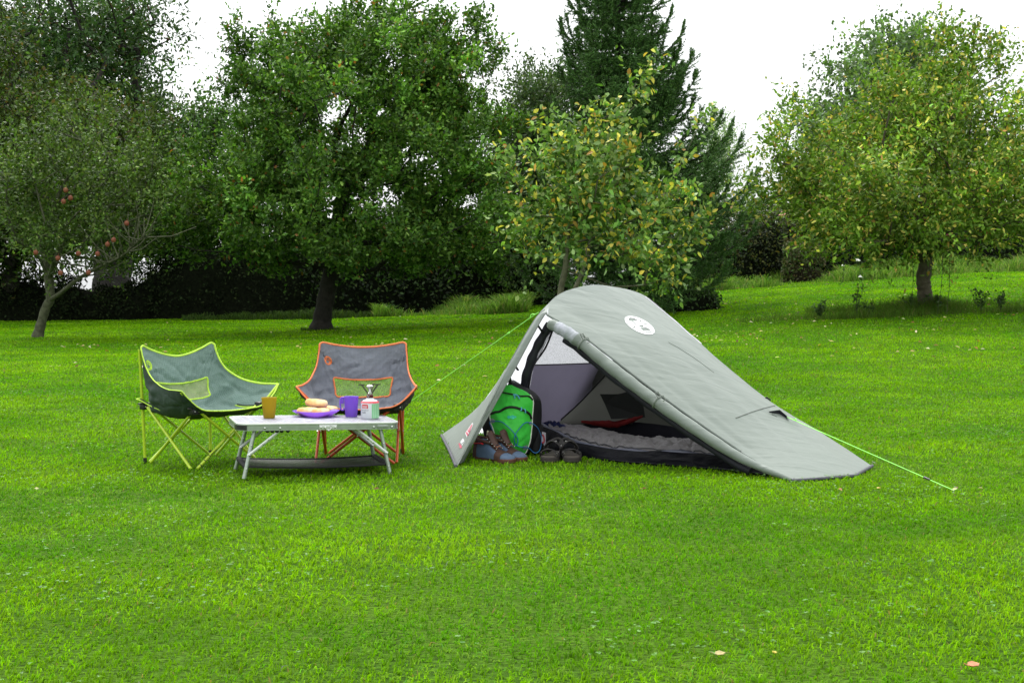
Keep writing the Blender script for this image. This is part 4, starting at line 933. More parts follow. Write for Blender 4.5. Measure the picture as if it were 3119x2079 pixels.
LIME_T = mat('lime_tube', (.42, .58, .025), .32, .08, 12, spec=.5, coat=.3)
LIME_B = mat('lime_binding', (.48, .72, .07), .7, .12, 60, .4, 220)
OR_T = mat('orange_tube', (.46, .075, .014), .4, .1, 12, spec=.3, coat=.1)
OR_B = mat('orange_binding', (.72, .20, .07), .7, .12, 60, .4, 220)
def net_mat(name, c, dens=.5, cell=.004):
    m = new_mat(name); nt = m.node_tree; N = nt.nodes; L = nt.links
    b = N.new('ShaderNodeBsdfPrincipled'); b.inputs['Base Color'].default_value = (*c, 1); b.inputs['Roughness'].default_value = .7
    t = N.new('ShaderNodeBsdfTransparent'); mx = N.new('ShaderNodeMixShader')
    tcn = N.new('ShaderNodeTexCoord'); v = N.new('ShaderNodeTexVoronoi'); v.inputs['Scale'].default_value = 1 / cell; L.new(tcn.outputs['Object'], v.inputs['Vector'])
    g = N.new('ShaderNodeMath'); g.operation = 'GREATER_THAN'; g.inputs[1].default_value = 1 - dens; 
    r = N.new('ShaderNodeMapRange'); r.inputs['From Max'].default_value = .75; L.new(v.outputs['Distance'], r.inputs['Value'])
    ad_ = N.new('ShaderNodeMath'); ad_.operation = 'MULTIPLY_ADD'; ad_.inputs[1].default_value = .3; ad_.inputs[2].default_value = dens - .12; L.new(r.outputs[0], ad_.inputs[0])
    L.new(ad_.outputs[0], mx.inputs[0]); L.new(t.outputs[0], mx.inputs[1]); L.new(b.outputs[0], mx.inputs[2])
    o = N.new('ShaderNodeOutputMaterial'); L.new(mx.outputs[0], o.inputs['Surface']); return m
sage = grid_fabric('sage_ripstop', (.145, .225, .20), (.28, .38, .33), .011, .10, .08)
grey_c = grid_fabric('grey_cloth', (.168, .182, .215), (.19, .205, .24), .02, .12, .06)
lin_g = mat('dark_lining', (.030, .050, .038), .75, .2, 20, .4, 60)
lin_b = mat('black_lining', (.016, .014, .014), .75, .2, 20, .4, 60)
make_chair('camping_chair', 'low folding chair in sage green ripstop cloth with lime tubes, turned towards the table', (-1.603, 7.06, 0), radians(50), sage, lin_g, LIME_B, LIME_T, net_mat('net_olive', (.30, .33, .20), .62), 3.1, 'folding camping chairs', .036, (.27, .755))
make_chair('camping_chair', 'low folding chair in grey cloth with orange tubes, facing the camera behind the table', (-.80, 7.2, 0), radians(2), grey_c, lin_b, OR_B, OR_T, net_mat('net_green', (.22, .30, .14), .42), 8.4, 'folding camping chairs')

# ================================================================== TABLE
ALU = mat('aluminium', (.36, .41, .36), .38, .08, 30, .05, 90, metal=.75, spec=.5)
ALU_L = mat('aluminium_rim', (.60, .63, .60), .35, .05, 30, metal=.5)
def table_top_mat():
    m = new_mat('table_top'); nt = m.node_tree; N = nt.nodes; L = nt.links
    tcn = N.new('ShaderNodeTexCoord'); mp = N.new('ShaderNodeMapping'); mp.inputs['Rotation'].default_value = (0, 0, radians(45)); L.new(tcn.outputs['Object'], mp.inputs[0])
    ch = N.new('ShaderNodeTexBrick'); ch.inputs['Scale'].default_value = 22; ch.inputs['Mortar Size'].default_value = .03; ch.inputs['Color1'].default_value = (.20, .20, .23, 1); ch.inputs['Color2'].default_value = (.42, .42, .46, 1); ch.inputs['Mortar'].default_value = (.14, .14, .17, 1)
    L.new(mp.outputs[0], ch.inputs['Vector'])
    nz = N.new('ShaderNodeTexNoise'); nz.inputs['Scale'].default_value = 60; L.new(tcn.outputs['Object'], nz.inputs['Vector'])
    mx = N.new('ShaderNodeMix'); mx.data_type = 'RGBA'; mx.blend_type = 'OVERLAY'; mx.inputs['Factor'].default_value = .3; L.new(ch.outputs[0], mx.inputs[6]); L.new(nz.outputs['Color'], mx.inputs[7])
    b = N.new('ShaderNodeBsdfPrincipled'); L.new(mx.outputs[2], b.inputs['Base Color']); b.inputs['Metallic'].default_value = .1; b.inputs['Roughness'].default_value = .5; b.inputs['Specular IOR Level'].default_value = .3
    o = N.new('ShaderNodeOutputMaterial'); L.new(b.outputs[0], o.inputs['Surface']); return m
TROT = radians(17.9)
TC = Vector((-.983, 6.70, 0))
TM = Matrix.Translation(TC) @ Matrix.Rotation(TROT, 4, 'Z') @ Matrix.Rotation(radians(1.25), 4, 'Y') @ Matrix.Translation((0, 0, -.006))
def rrect(w, d, r, n=8):
    pts = []
    for cx, cy, a0 in ((w / 2 - r, d / 2 - r, 0), (-w / 2 + r, d / 2 - r, pi / 2), (-w / 2 + r, -d / 2 + r, pi), (w / 2 - r, -d / 2 + r, 1.5 * pi)):
        for k in range(n + 1): a = a0 + k / n * pi / 2; pts.append((cx + r * cos(a), cy + r * sin(a)))
    return pts
def prism(mb, pts, z0, z1, mi=0, cap=True):
    n = len(pts); vs = [(x, y, z0) for x, y in pts] + [(x, y, z1) for x, y in pts]
    fs = [(i, (i + 1) % n, n + (i + 1) % n, n + i) for i in range(n)]
    if cap: fs += [tuple(range(n - 1, -1, -1)), tuple(range(n, 2 * n))]
    mb.add(vs, fs, mi)
def ring_prism(mb, po, pi_, z0, z1, mi=0):
    n = len(po); vs = [(x, y, z0) for x, y in po] + [(x, y, z1) for x, y in po] + [(x, y, z0) for x, y in pi_] + [(x, y, z1) for x, y in pi_]
    fs = []
    for i in range(n):
        j = (i + 1) % n; fs += [(i, j, n + j, n + i), (n + i, n + j, 3 * n + j, 3 * n + i), (2 * n + j, 2 * n + i, 3 * n + i, 3 * n + j), (j, i, 2 * n + i, 2 * n + j)]
    mb.add(vs, fs, mi)
def build_table():
    root = bpy.data.objects.new('camping_table', None); COL.objects.link(root); root.matrix_world = TM
    tag(root, 'low folding aluminium table with a black net shelf, set with cups and bread', 'camping table')
    Wt, Dt, R_ = .785, .395, .055; ZT = .268
    mb = MB(); prism(mb, rrect(Wt - .006, Dt - .006, R_ - .003), ZT - .006, ZT - .0008); mb.build('tabletop', table_top_mat(), root, smooth=False)
    mb = MB(); ring_prism(mb, rrect(Wt, Dt, R_), rrect(Wt - .012, Dt - .012, R_ - .006), ZT - .0075, ZT + .001); mb.build('rim', ALU_L, root, bevel=.0015)
    mb = MB(); ring_prism(mb, rrect(Wt - .006, Dt - .006, R_ - .003), rrect(Wt - .016, Dt - .016, R_ - .008), ZT - .032, ZT - .0085)
    ring_prism(mb, rrect(Wt - .001, Dt - .001, R_ - .0005), rrect(Wt - .010, Dt - .010, R_ - .005), ZT - .0335, ZT - .029); ring_prism(mb, rrect(Wt - .003, Dt - .003, R_ - .0015), rrect(Wt - .010, Dt - .010, R_ - .005), ZT - .0215, ZT - .0185)
    ap = mb.build('apron', ALU, root)
    fy = -Dt / 2
    rivets([(x, fy, ZT - .022) for x in (-.262, -.19, .262, .352)], .0055, ap, (1, .6, 1))
    mb = MB(); mb.box((.038, fy - .001, ZT - .0205), (.085, .004, .024), bev=.001); lt = mb.build('latch_plate', ALU_L, root)
    mb = MB(); mb.tube([(.018, fy - .006, ZT - .018), (.030, fy - .008, ZT - .031), (.046, fy - .008, ZT - .032), (.055, fy - .006, ZT - .020), (.05, fy - .006, ZT - .010)], .0022, 6)
    mb.build('catch', STEEL, lt); rivets([(x, fy - .003, ZT - .02) for x in (.004, .025, .052, .072)] + [(.04, fy - .007, ZT - .036)], .005, lt)
    # name plate
    mb = MB(); mb.box((.305, fy - .0012, ZT - .0195), (.052, .003, .015), bev=.001); pl = mb.build('name_plate', ALU, root)
    vs, fs = text_mesh('Coleman', .0085, .012); mb = MB(); mb.add([(.305 + x, fy - .0031, ZT - .0195 + y) for x, y in vs], fs); mb.build('lettering', mat('plate_ink', (.16, .18, .17), .5), pl, smooth=False)
    for sx in (-1,):
        mb = MB(); pts = [p for p in rrect(Wt + .004, Dt + .004, R_ + .002, 10)]; c = [p for p in pts if p[0] < -Wt / 2 + R_ and p[1] < -Dt / 2 + R_ + .001]; c = [(-Wt / 2 - .002, -Dt / 2 + R_ + .03)] + c
        vs = [(x, y, ZT - .030) for x, y in c] + [(x, y, ZT - .009) for x, y in c] + [(x * .985, y * .985, ZT - .009) for x, y in c]
        n = len(c); mb.add(vs, [(i, i + 1, n + i + 1, n + i) for i in range(n - 1)] + [(n + i, n + i + 1, 2 * n + i + 1, 2 * n + i) for i in range(n - 1)]); mb.build('corner_guard', BLACK_PL, root)
    # legs
    lt_, ly, ft, fyy = (.302, .142), None, (.3535, .172), None
    for sx in (-1, 1):
        for sy in (-1, 1):
            a = Vector((sx * .302, sy * .148, ZT - .03)); b = Vector((sx * .3535, sy * .1715, .006))
            mb = MB(); mb.tube([a, b], .0098, 14); l = mb.build('leg', ALU, root)
            rivets([a.lerp(b, s_) + Vector((0, -.0095, 0)) for s_ in (.33, .80)], .0042, l, (1, .6, 1))
        a = Vector((sx * .302, -.148, ZT - .03)).lerp(Vector((sx * .3535, -.1715, .006)), .52); e = Vector((sx * .185, -.17, ZT - .034))
        for yy in (0, .325):
            mb = MB(); A_ = a + Vector((0, -.012 + yy * .98, 0)); E_ = e + Vector((0, yy, 0)); mb.tube([A_ + Vector((sx * .008, 0, -.004)), A_.lerp(E_, .5), E_], .0075, 8, flat=.35, up=(0, 1, 0)); br = mb.build('brace', ALU_L, root)
            rivets([A_.lerp(E_, s_) + Vector((0, -.004, 0)) for s_ in (0, .45, .62)], .0048, br, (1, .6, 1))
    # net shelf slung between the leg pairs
    nv, nu = 12, 30; A_ = np.zeros((nv, nu, 3)); LX, LY = .342, .167
    for i in range(nv):
        for j in range(nu):
            v, u = i / (nv - 1) * 2 - 1, j / (nu - 1) * 2 - 1; A_[i, j] = (u * LX, v * LY * (1 - .04 * (1 - u * u)), .060 - .010 * (1 - u * u) * (1 + .4 * (1 - v * v)))
    mb = MB(); mb.grid(A_); mb.build('net_shelf', net_mat('net_black', (.006, .006, .006), .76, .003), root)
    mb = MB()
    for v in (0, -1): mb.tube([tuple(q + np.array([0, 0, .001])) for q in A_[v]], .0045, 6)
    mb.build('shelf_hem', mat('black_webbing', (.010, .010, .011), .7, .2, 80), root)
    for sx in (-1, 1):
        mb = MB(); q = [(sx * LX, y * .16, .060 + .0005 * sin(y * 40)) for y in np.linspace(-1, 1, 24)]; mb.tube(q, [.0125 + .0018 * sin(k * 1.9) for k in range(24)], 10); mb.build('shelf_sleeve', mat('black_webbing', (.010, .010, .011), .7), root)
    for i in range(5):
        mb = MB(); mb.sphere((-.245 + i * .022 + (i == 4) * .008, fy + .03, ZT - .038), .0105, 10, sc=(1, 1.6, .9)); mb.tube([(-.245 + i * .022, fy + .03, ZT - .034), (-.245 + i * .022, fy + .03, ZT - .02)], .004, 6); mb.build('foam_pad', BLACK_PL, root)
build_table()
def on_table(px, py):
    """point of the table surface seen at orig photograph pixel px, py"""
    o = Vector((0, 0, HC)); r = ray(px / K, py / K); inv = TM.inverted(); lo = inv @ o; lr = inv.to_3x3() @ r; t = (.2683 - lo.z) / lr.z; return TM @ (lo + lr * t)

def cup(name, label, cat, base, h, rb, rt, m, handle=None):
    root = thing(name, label, cat, base); mb = MB(); w = .0022
    mb.lathe([(0, .0), (rb * .96, .0), (rb, .003), (rb + (rt - rb) * .5, h * .5), (rt, h - .003), (rt + .0008, h - .001), (rt, h), (rt - w, h - .0015), (rb - w + (rt - rb) * .5, h * .5), (rb - w, .005), (0, .005)], (0, 0, 0), 40)
    mb.build('body', m, root)
    if handle:
        mb = MB(); x = -rt; c = crcurve([(x + .004, 0, h - .006), (x - .014, 0, h - .008), (x - .019, 0, h - .03), (x - .016, 0, h * .38), (x - .004, 0, h * .33), (x + .001, 0, h * .42)], 18)
        mb.tube(c, .0042, 8, flat=1.0); mb.box((x - .008, 0, h - .022), (.014, .0035, .03), bev=.001); mb.build('handle', m, root)
    return root
amber = mat('amber_plastic', (.40, .29, .015), .45, .06, 12, trans=.5, spec=.4, trc=(.66, .54, .05))
purple = mat('purple_plastic', (.26, .13, .60), .42, .06, 12, trans=.45, spec=.5, trc=(.42, .20, .85))
cup('cup', 'frosted amber plastic tumbler at the left end of the table', 'cup', on_table(820, 1272), .101, .028, .0375, amber)
cup('mug', 'frosted purple plastic mug between the bread plate and the gas canister', 'mug', on_table(1070, 1268), .102, .030, .0365, purple, True)
def build_plate():
    base = on_table(963, 1267); root = thing('plate', 'translucent purple square plate heaped with bread rolls', 'plate', base, radians(17.9 + 38)); mb = MB(); n = 64; prof = [(.0, .0015), (.055, .0015), (.074, .002), (.098, .016), (.116, .027), (.119, .029), (.118, .030), (.112, .029), (.095, .019), (.073, .0048), (.055, .0045), (0, .0045)]
    vs = []
    for r, z in prof:
        for j in range(n):
            a = 2 * pi * j / n; s = (abs(cos(a)) ** 5 + abs(sin(a)) ** 5) ** (-1 / 5); s = 1 + (s - 1) * .72; vs.append((r * s * cos(a) * .86, r * s * sin(a) * .86, z + (.0016 * cos(a * 24) if .08 < r < .11 else 0)))
    k = len(prof); mb.add(vs, [(i * n + j, i * n + (j + 1) % n, (i + 1) * n + (j + 1) % n, (i + 1) * n + j) for i in range(k - 1) for j in range(n)])
    mb.build('dish', mat('purple_clear', (.34, .17, .66), .22, .05, 10, trans=.5, spec=.6, trc=(.62, .38, .95)), root)
build_plate()
def bread_mat():
    m = new_mat('bread_crust'); nt = m.node_tree; N = nt.nodes; L = nt.links
    tcn = N.new('ShaderNodeTexCoord'); nz = N.new('ShaderNodeTexNoise'); nz.inputs['Scale'].default_value = 22; nz.inputs['Detail'].default_value = 5; L.new(tcn.outputs['Object'], nz.inputs['Vector'])
    r = N.new('ShaderNodeValToRGB'); L.new(nz.outputs['Fac'], r.inputs['Fac']); e = r.color_ramp.elements; e[0].position = .32; e[0].color = (.58, .28, .085, 1); e[1].position = .66; e[1].color = (.82, .66, .38, 1)
    el = e.new(.5); el.color = (.78, .50, .22, 1)
    b = N.new('ShaderNodeBsdfPrincipled'); L.new(r.outputs[0], b.inputs['Base Color']); b.inputs['Roughness'].default_value = .75; b.inputs['Specular IOR Level'].default_value = .25
    bp = N.new('ShaderNodeBump'); bp.inputs['Strength'].default_value = .4; bp.inputs['Distance'].default_value = .004; L.new(nz.outputs['Fac'], bp.inputs['Height']); L.new(bp.outputs[0], b.inputs['Normal'])
    o = N.new('ShaderNodeOutputMaterial'); L.new(b.outputs[0], o.inputs['Surface']); return m
BREAD = bread_mat()
def roll(label, px, py, z, L_, r, a, seed, tilt=0, dy=0):
    p = on_table(px, py); p = Vector((p.x, p.y + dy, p.z + z)); mb = MB(); n = 26; R_ = 20; vs = []
    for i in range(n + 1):
        t = i / n * 2 - 1; rad = r * max(0, 1 - abs(t) ** 4.2) ** .42
        for j in range(R_):
            b = 2 * pi * j / R_; w = 1 + .09 * mnoise.noise(Vector((t * 2.2 + seed, cos(b) * 1.3, sin(b) * 1.3))) + .035 * mnoise.noise(Vector((t * 8 + seed, cos(b) * 4, sin(b) * 4)))
            z_ = sin(b) * rad * w * .80; z_ = max(z_, -r * .62); seam = -.10 * r * math.exp(-((b - pi / 2) / .25) ** 2) * (1 - abs(t)); vs.append((t * L_ / 2, cos(b) * rad * w * 1.08, z_ + seam * (rad / r)))
    o = MB(); o.add(vs, [(i * R_ + j, i * R_ + (j + 1) % R_, (i + 1) * R_ + (j + 1) % R_, (i + 1) * R_ + j) for i in range(n) for j in range(R_)]); ob = o.build('bread_roll', BREAD)
    ob.location = p; ob.rotation_euler = (0, tilt, a); tag(ob, label, 'bread roll', 'bread rolls on the plate')
roll('pale bread roll lying lowest at the left of the heap', 938, 1268, .027, .112, .026, radians(12), 1.0)
roll('bread roll at the front middle of the heap, under the top one', 977, 1269, .025, .092, .025, radians(20), 5.0)
roll('golden bread roll peeping out at the right of the heap', 1004, 1263, .025, .088, .026, radians(-35), 9.0, dy=.02)
roll('bread roll balanced on top of the others', 963, 1264, .060, .116, .028, radians(5), 13.0, tilt=radians(6), dy=.012)

def build_stove():
    base = on_table(1127, 1273); root = thing('gas_canister', 'white and green gas canister with a folding burner screwed on top', 'gas canister', base)
    R_ = .0455; h = .076; WHITE = mat('canister_white', (.66, .69, .72), .3, .04, 12, spec=.6, coat=.4); RED = mat('canister_red', (.62, .04, .06), .35, .08, 20, spec=.5); GRN = mat('canister_green', (.22, .50, .27), .32, .1, 18, spec=.6, coat=.4)
    mb = MB(); mb.lathe([(0, .004), (R_ * .7, .002), (R_ * .93, 0), (R_ * 1.0, .004), (R_ * 1.0, h)], n=48); body = mb.build('body', WHITE, root)
    mb = MB(); mb.lathe([(R_, h), (R_ * 1.01, h + .002), (R_ * .97, h + .0055), (R_ * .72, h + .015), (R_ * .42, h + .020), (R_ * .38, h + .025), (R_ * .32, h + .026), (0, h + .026)], n=48); sh = mb.build('shoulder', WHITE, root)
    def wrap(vs, ang, zc, rad): return [((rad) * sin(ang + x / R_), -(rad) * cos(ang + x / R_), zc + y) for x, y in vs]
    def patch(a0, a1, z0, z1, rad, m, nm, n=14):
        mb = MB(); A_ = np.array([[(rad * sin(a), -rad * cos(a), z) for a in np.linspace(a0, a1, n)] for z in (z0, z1)]); mb.grid(A_[:, :, :]); return mb.build(nm, m, body)
    patch(.30, 1.75, .003, h - .001, R_ + .0004, GRN, 'green_panel')
    for a in (.5, .72, .95, 1.2): patch(a, a + .05, .006, h - .006, R_ + .0008, mat('canister_pale_green', (.42, .66, .45), .35, spec=.5), 'stripe', 3)
    patch(-.88, -.12, h - .024, h - .004, R_ + .0004, RED, 'logo_box'); patch(-.80, -.20, h - .021, h - .0115, R_ + .0008, WHITE, 'logo_field')
    INK = mat('canister_ink', (.10, .11, .13), .5)
    vs, fs = text_mesh('Coleman', .0075, .012); mb = MB(); mb.add(wrap(vs, -.50, h - .016, R_ + .0012), fs); mb.build('logo_lettering', RED, body, smooth=False)
    vs, fs = text_mesh('PERFORMANCE', .0042, .008); mb = MB(); mb.add(wrap(vs, -.50, h - .033, R_ + .0008), fs); mb.build('lettering', INK, body, smooth=False)
    vs, fs = text_mesh('GAS', .0085, .01); mb = MB(); mb.add(wrap(vs, -.62, h - .044, R_ + .0008), fs); mb.build('lettering', INK, body, smooth=False)
    mb = MB(); mb.lathe([(R_ * 1.013, h + .0015), (R_ * .985, h + .0058), (R_ * .86, h + .0108)], n=48); mb.build('red_band', RED, sh)
    vs, fs = text_mesh('PERFORMANCE', .0055, .02); mb = MB(); mb.add([((R_ * 1.0 - (y + .003) * 1.0 * .6) * sin(-.35 + x / R_ * 1.25), -(R_ * 1.004 - (y + .003) * .9) * cos(-.35 + x / R_ * 1.25) - .0008, h + .0062 + y * .75) for x, y in vs], fs); mb.build('band_lettering', WHITE, sh, smooth=False)
    # burner
    z0 = h + .024; MAR = mat('maroon_plastic', (.07, .008, .012), .35, .2, 30, spec=.5)
    mb = MB(); mb.lathe([(0, z0), (.0145, z0), (.0165, z0 + .004), (.0165, z0 + .016), (.013, z0 + .020), (0, z0 + .020)], n=20); mb.build('valve_collar', MAR, root)
    mb = MB(); mb.tube([(-.012, -.0150, z0 + .016), (-.006, -.0175, z0 + .006), (-.0015, -.0165, z0 + .015)], .0012, 6); mb.build('wire_key', STEEL, root)
    mb = MB(); mb.lathe([(0, z0 + .019), (.011, z0 + .019), (.011, z0 + .027), (.0075, z0 + .029), (.006, z0 + .046), (.0075, z0 + .048), (.0075, z0 + .053), (0, z0 + .053)], n=20); st = mb.build('stem', STEEL, root)
    mb = MB(); mb.lathe([(.007, z0 + .050), (.0165, z0 + .056), (.0175, z0 + .060), (.0160, z0 + .063), (.009, z0 + .067), (0, z0 + .0675)], n=28); mb.build('burner_head', STEEL, root)
    SUP = mat('support_steel', (.09, .10, .07), .35, .2, 30, metal=.5)
    for a in (radians(188), radians(20), radians(70)):
        mb = MB(); ca, sa = cos(a), sin(a)
        for p, q, w in (((.010, z0 + .024), (.040, z0 + .066), .0075), ((.026, z0 + .0675), (.056, z0 + .0675), .0065)):
            d = Vector((q[0] - p[0], 0, q[1] - p[1])).normalized(); n = Vector((-d.z, 0, d.x)) * w / 2; t = Vector((0, .0014, 0)); vs = []
            for s_ in (-1, 1):
                for e in (Vector((p[0], 0, p[1])) - n, Vector((q[0], 0, q[1])) - n, Vector((q[0], 0, q[1])) + n, Vector((p[0], 0, p[1])) + n): vs.append(Matrix.Rotation(a, 3, 'Z') @ (e + t * s_))
            mb.add(vs, [(0, 1, 2, 3), (7, 6, 5, 4), (0, 4, 5, 1), (1, 5, 6, 2), (2, 6, 7, 3), (3, 7, 4, 0)])
        mb.build('pan_support', SUP, root, smooth=False)
build_stove()

# ================================================================== TENT
FLY = (.285, .325, .30)
def fly_mat():
    m = new_mat('flysheet'); nt = m.node_tree; N = nt.nodes; L = nt.links
    tcn = N.new('ShaderNodeTexCoord'); nz = N.new('ShaderNodeTexNoise'); nz.inputs['Scale'].default_value = 3.5; nz.inputs['Detail'].default_value = 6; L.new(tcn.outputs['Object'], nz.inputs['Vector'])
    r = N.new('ShaderNodeMix'); r.data_type = 'RGBA'; r.inputs[6].default_value = (.172, .203, .176, 1); r.inputs[7].default_value = (.193, .224, .196, 1); L.new(nz.outputs['Fac'], r.inputs['Factor'])
    b = N.new('ShaderNodeBsdfPrincipled'); L.new(r.outputs[2], b.inputs['Base Color']); b.inputs['Roughness'].default_value = .5; b.inputs['Specular IOR Level'].default_value = .4; b.inputs['Sheen Weight'].default_value = .1
    # long shallow tension creases running down the slope, and fine cockling
    mp = N.new('ShaderNodeMapping'); mp.inputs['Rotation'].default_value = (0, radians(32), radians(33)); mp.inputs['Scale'].default_value = (.55, 6, 6); L.new(tcn.outputs['Object'], mp.inputs[0])
    n2 = N.new('ShaderNodeTexNoise'); n2.inputs['Scale'].default_value = 2.2; n2.inputs['Detail'].default_value = 5; n2.inputs['Distortion'].default_value = .5; L.new(mp.outputs[0], n2.inputs['Vector'])
    n3 = N.new('ShaderNodeTexNoise'); n3.inputs['Scale'].default_value = 22; n3.inputs['Detail'].default_value = 5; L.new(tcn.outputs['Object'], n3.inputs['Vector'])
    ma = N.new('ShaderNodeMath'); ma.operation = 'MULTIPLY_ADD'; ma.inputs[1].default_value = .12; L.new(n3.outputs['Fac'], ma.inputs[0]); L.new(n2.outputs['Fac'], ma.inputs[2])
    bp = N.new('ShaderNodeBump'); bp.inputs['Strength'].default_value = .34; bp.inputs['Distance'].default_value = .03; L.new(ma.outputs[0], bp.inputs['Height']); L.new(bp.outputs[0], b.inputs['Normal'])
    t = N.new('ShaderNodeBsdfTranslucent'); t.inputs['Color'].default_value = (.62, .62, .64, 1); mx = N.new('ShaderNodeMixShader'); mx.inputs[0].default_value = .15
    L.new(b.outputs[0], mx.inputs[1]); L.new(t.outputs[0], mx.inputs[2]); o = N.new('ShaderNodeOutputMaterial'); L.new(mx.outputs[0], o.inputs['Surface']); return m
FLYM = fly_mat()
PIPE = mat('fly_seam', (.17, .19, .17), .7, .1, 60)
HEM = mat('fly_hem', (.07, .07, .085), .7, .2, 60)
DARKNYL = mat('dark_nylon', (.014, .014, .020), .6, .25, 8, .6, 16, spec=.2)
GREYNYL = mat('grey_nylon', (.15, .14, .175), .7, .15, 6, .6, 7, trans=.35, trc=(.24, .215, .29))
OLIVE = mat('inner_wall', (.06, .06, .052), .7, .25, 5, .6, 8, trans=.25, trc=(.16, .16, .14))
TUB = mat('tub_coated', (.005, .005, .007), .45, .3, 10, 1.0, 14, spec=.04)
def GV(px, py, z=0.0): return G(px, py, z)
TENT_O = Vector((.75, 7.4, 0))
def build_tent():
    root = thing('tent', 'grey green one-pole tent with its side door rolled open', 'tent', tuple(TENT_O)); O = TENT_O
    L3 = lambda a, b, t: a * (1 - t) + b * t
    Nn = [Q(1258, 724, 7.22), Q(1332, 768, 7.14), Q(1402, 820, 7.04), Q(1480, 880, 6.93), Q(1580, 953, 6.79), Q(1700, 1036, 6.62), GV(1821, 1102)]
    Rr = [Q(1500, 694, 7.95), Q(1549, 738, 7.82), Q(1604, 786, 7.68), Q(1668, 842, 7.52), Q(1760, 915, 7.3), Q(1852, 972, 7.13), GV(2000, 1070)]
    Ff = [Vector((1.02, 8.3, 0)), Vector((1.12, 8.12, 0)), Vector((1.25, 7.9, 0)), Vector((1.4, 7.65, 0)), Vector((1.56, 7.38, 0)), Vector((1.72, 7.12, 0)), GV(2003, 1068)]
    rows = [[Nn[0], Q(1266, 690, 7.36), Q(1312, 664, 7.5), Q(1390, 655.5, 7.68), Rr[0], Vector((.98, 8.16, .46)), Ff[0]]]
    B_ = [0, .055, .06, .055, .045, .03, 0]
    for i in range(1, 7):
        r = [Nn[i]]
        for t in (.22, .5, .76):
            p = L3(Nn[i], Rr[i], t); p = p + Vector((.2, -.35, 1)).normalized() * (B_[i] * sin(pi * min(t * .82 + .05, 1))) * 1.15; r.append(p)
        r += [Rr[i], L3(Rr[i], Ff[i], .5) + Vector((.03, .03, .07 * Rr[i].z)), Ff[i]]; rows.append(r)
    rows[6] = [Nn[6], GV(1866, 1099, .004), GV(1915, 1095, .004), GV(1962, 1090, .004), Rr[6], L3(Rr[6], Ff[6], .5), Ff[6]]
    nv, nu = 90, 72
    A = crgrid(rows, nv, nu); A[:, :, 2] = np.maximum(A[:, :, 2], .002)
    tp = [np.array(q) for q in rows[6][:5]]; tp = [np.array(GV(1821, 1103, .003)), np.array(GV(1866, 1099.5, .005)), np.array(GV(1915, 1095.5, .005)), np.array(GV(1966, 1091, .005)), np.array(GV(2003, 1069, .004))]
    for j in range(nu):
        q = min(j / (nu - 1) * 6, 4.0); a_ = min(int(q), 3); tgt = tp[a_] * (1 - (q - a_)) + tp[a_ + 1] * (q - a_); dl = tgt - A[-1, j]
        for i in range(nv - 14, nv): A[i, j] += dl * ((i - (nv - 15)) / 14) ** 2
    # real creases fanning from the door edge and the tail
    NN = gridnormals(A); sg = 1 if NN[nv // 2, nu // 3, 2] > 0 else -1; NN = NN * sg
    for i in range(nv):
        for j in range(nu):
            v, u = i / (nv - 1), j / (nu - 1); e = min(1, u * 14) * min(1, (1 - v) * 10) * min(1, v * 8)
            w = .0032 * mnoise.fractal(Vector((v * 2.2, u * 22 + v * 5, 3)), 1, 2, 3) + .0045 * mnoise.fractal(Vector((v * 3, u * 9 - v * 3, 7)), 1, 2, 2)
            w += .004 * sin(u * 75 + v * 6) * max(0, v - .72) * 2.2 + .0055 * math.exp(-((u - .085 - .02 * sin(v * 5)) / .016) ** 2) * sin(pi * v) * -1
            w += -.012 * math.exp(-((u - .15) / .04) ** 2) * math.exp(-((v - .12) / .12) ** 2)
            A[i, j] += NN[i, j] * w * e
    mb = MB(); mb.grid(A - np.array(O)); body = mb.build('flysheet', FLYM, root)
    # near panel between the arch pole and the front peg
    E = [Q(1258, 724, 7.22), Q(1246, 729, 7.22), Q(1181, 849, 7.14), Q(1153, 898, 7.10), Q(1125, 948, 7.06), Q(1088, 1012, 7.0), GV(1063, 1062)]
    Hh = [Q(1260, 706, 7.30), Q(1229, 733, 7.26), Q(1170, 834, 7.17), Q(1135, 904, 7.10), Q(1104, 966, 7.05), Q(1070, 1030, 6.99), GV(1047, 1069)]
    S_ = [Q(1266, 690, 7.36), Q(1237, 722, 7.40), Q(1203, 775, 7.50), Q(1160, 849, 7.66), Q(1113, 917, 7.85), Q(1072, 957, 8.02), GV(1014, 998)]
    md = [L3(h, s, .5) + Vector((0, -.012, 0)) for h, s in zip(Hh, S_)]
    md[0] = L3(Hh[0], S_[0], .5); Cc = [L3(e, h, .55) + Vector((-.004, -.012, .004)) for e, h in zip(E, Hh)]; md[-1] = L3(Hh[-1], S_[-1], .5)
    V = crgrid([[e, c, h, m_, s] for e, c, h, m_, s in zip(E, Cc, Hh, md, S_)], 60, 30); V[:, :, 2] = np.maximum(V[:, :, 2], .002)
    VN = gridnormals(V)
    for i in range(60):
        for j in range(30):
            v, u = i / 59, j / 29; w = .003 * mnoise.fractal(Vector((v * 9, u * 2, 1)), 1, 2, 3) + .003 * sin(v * 90 + u * 8) * max(0, v - .5) * (u < .5); V[i, j] += VN[i, j] * w * min(1, v * 8) * min(1, (1 - v) * 8)
    mb = MB(); mb.grid(V - np.array(O)); vest = mb.build('porch_panel', FLYM, root)
    hc = crcurve(Hh, 40)
    mb = MB(); mb.tube([Vector(q) - O + Vector((0, -.003, 0)) for q in hc[2:]], .0035, 6); mb.build('seam', PIPE, vest)
    mb = MB(); mb.tube([Vector(q) - O for q in crcurve(E, 40)], .0045, 6); mb.build('door_edge', PIPE, vest)
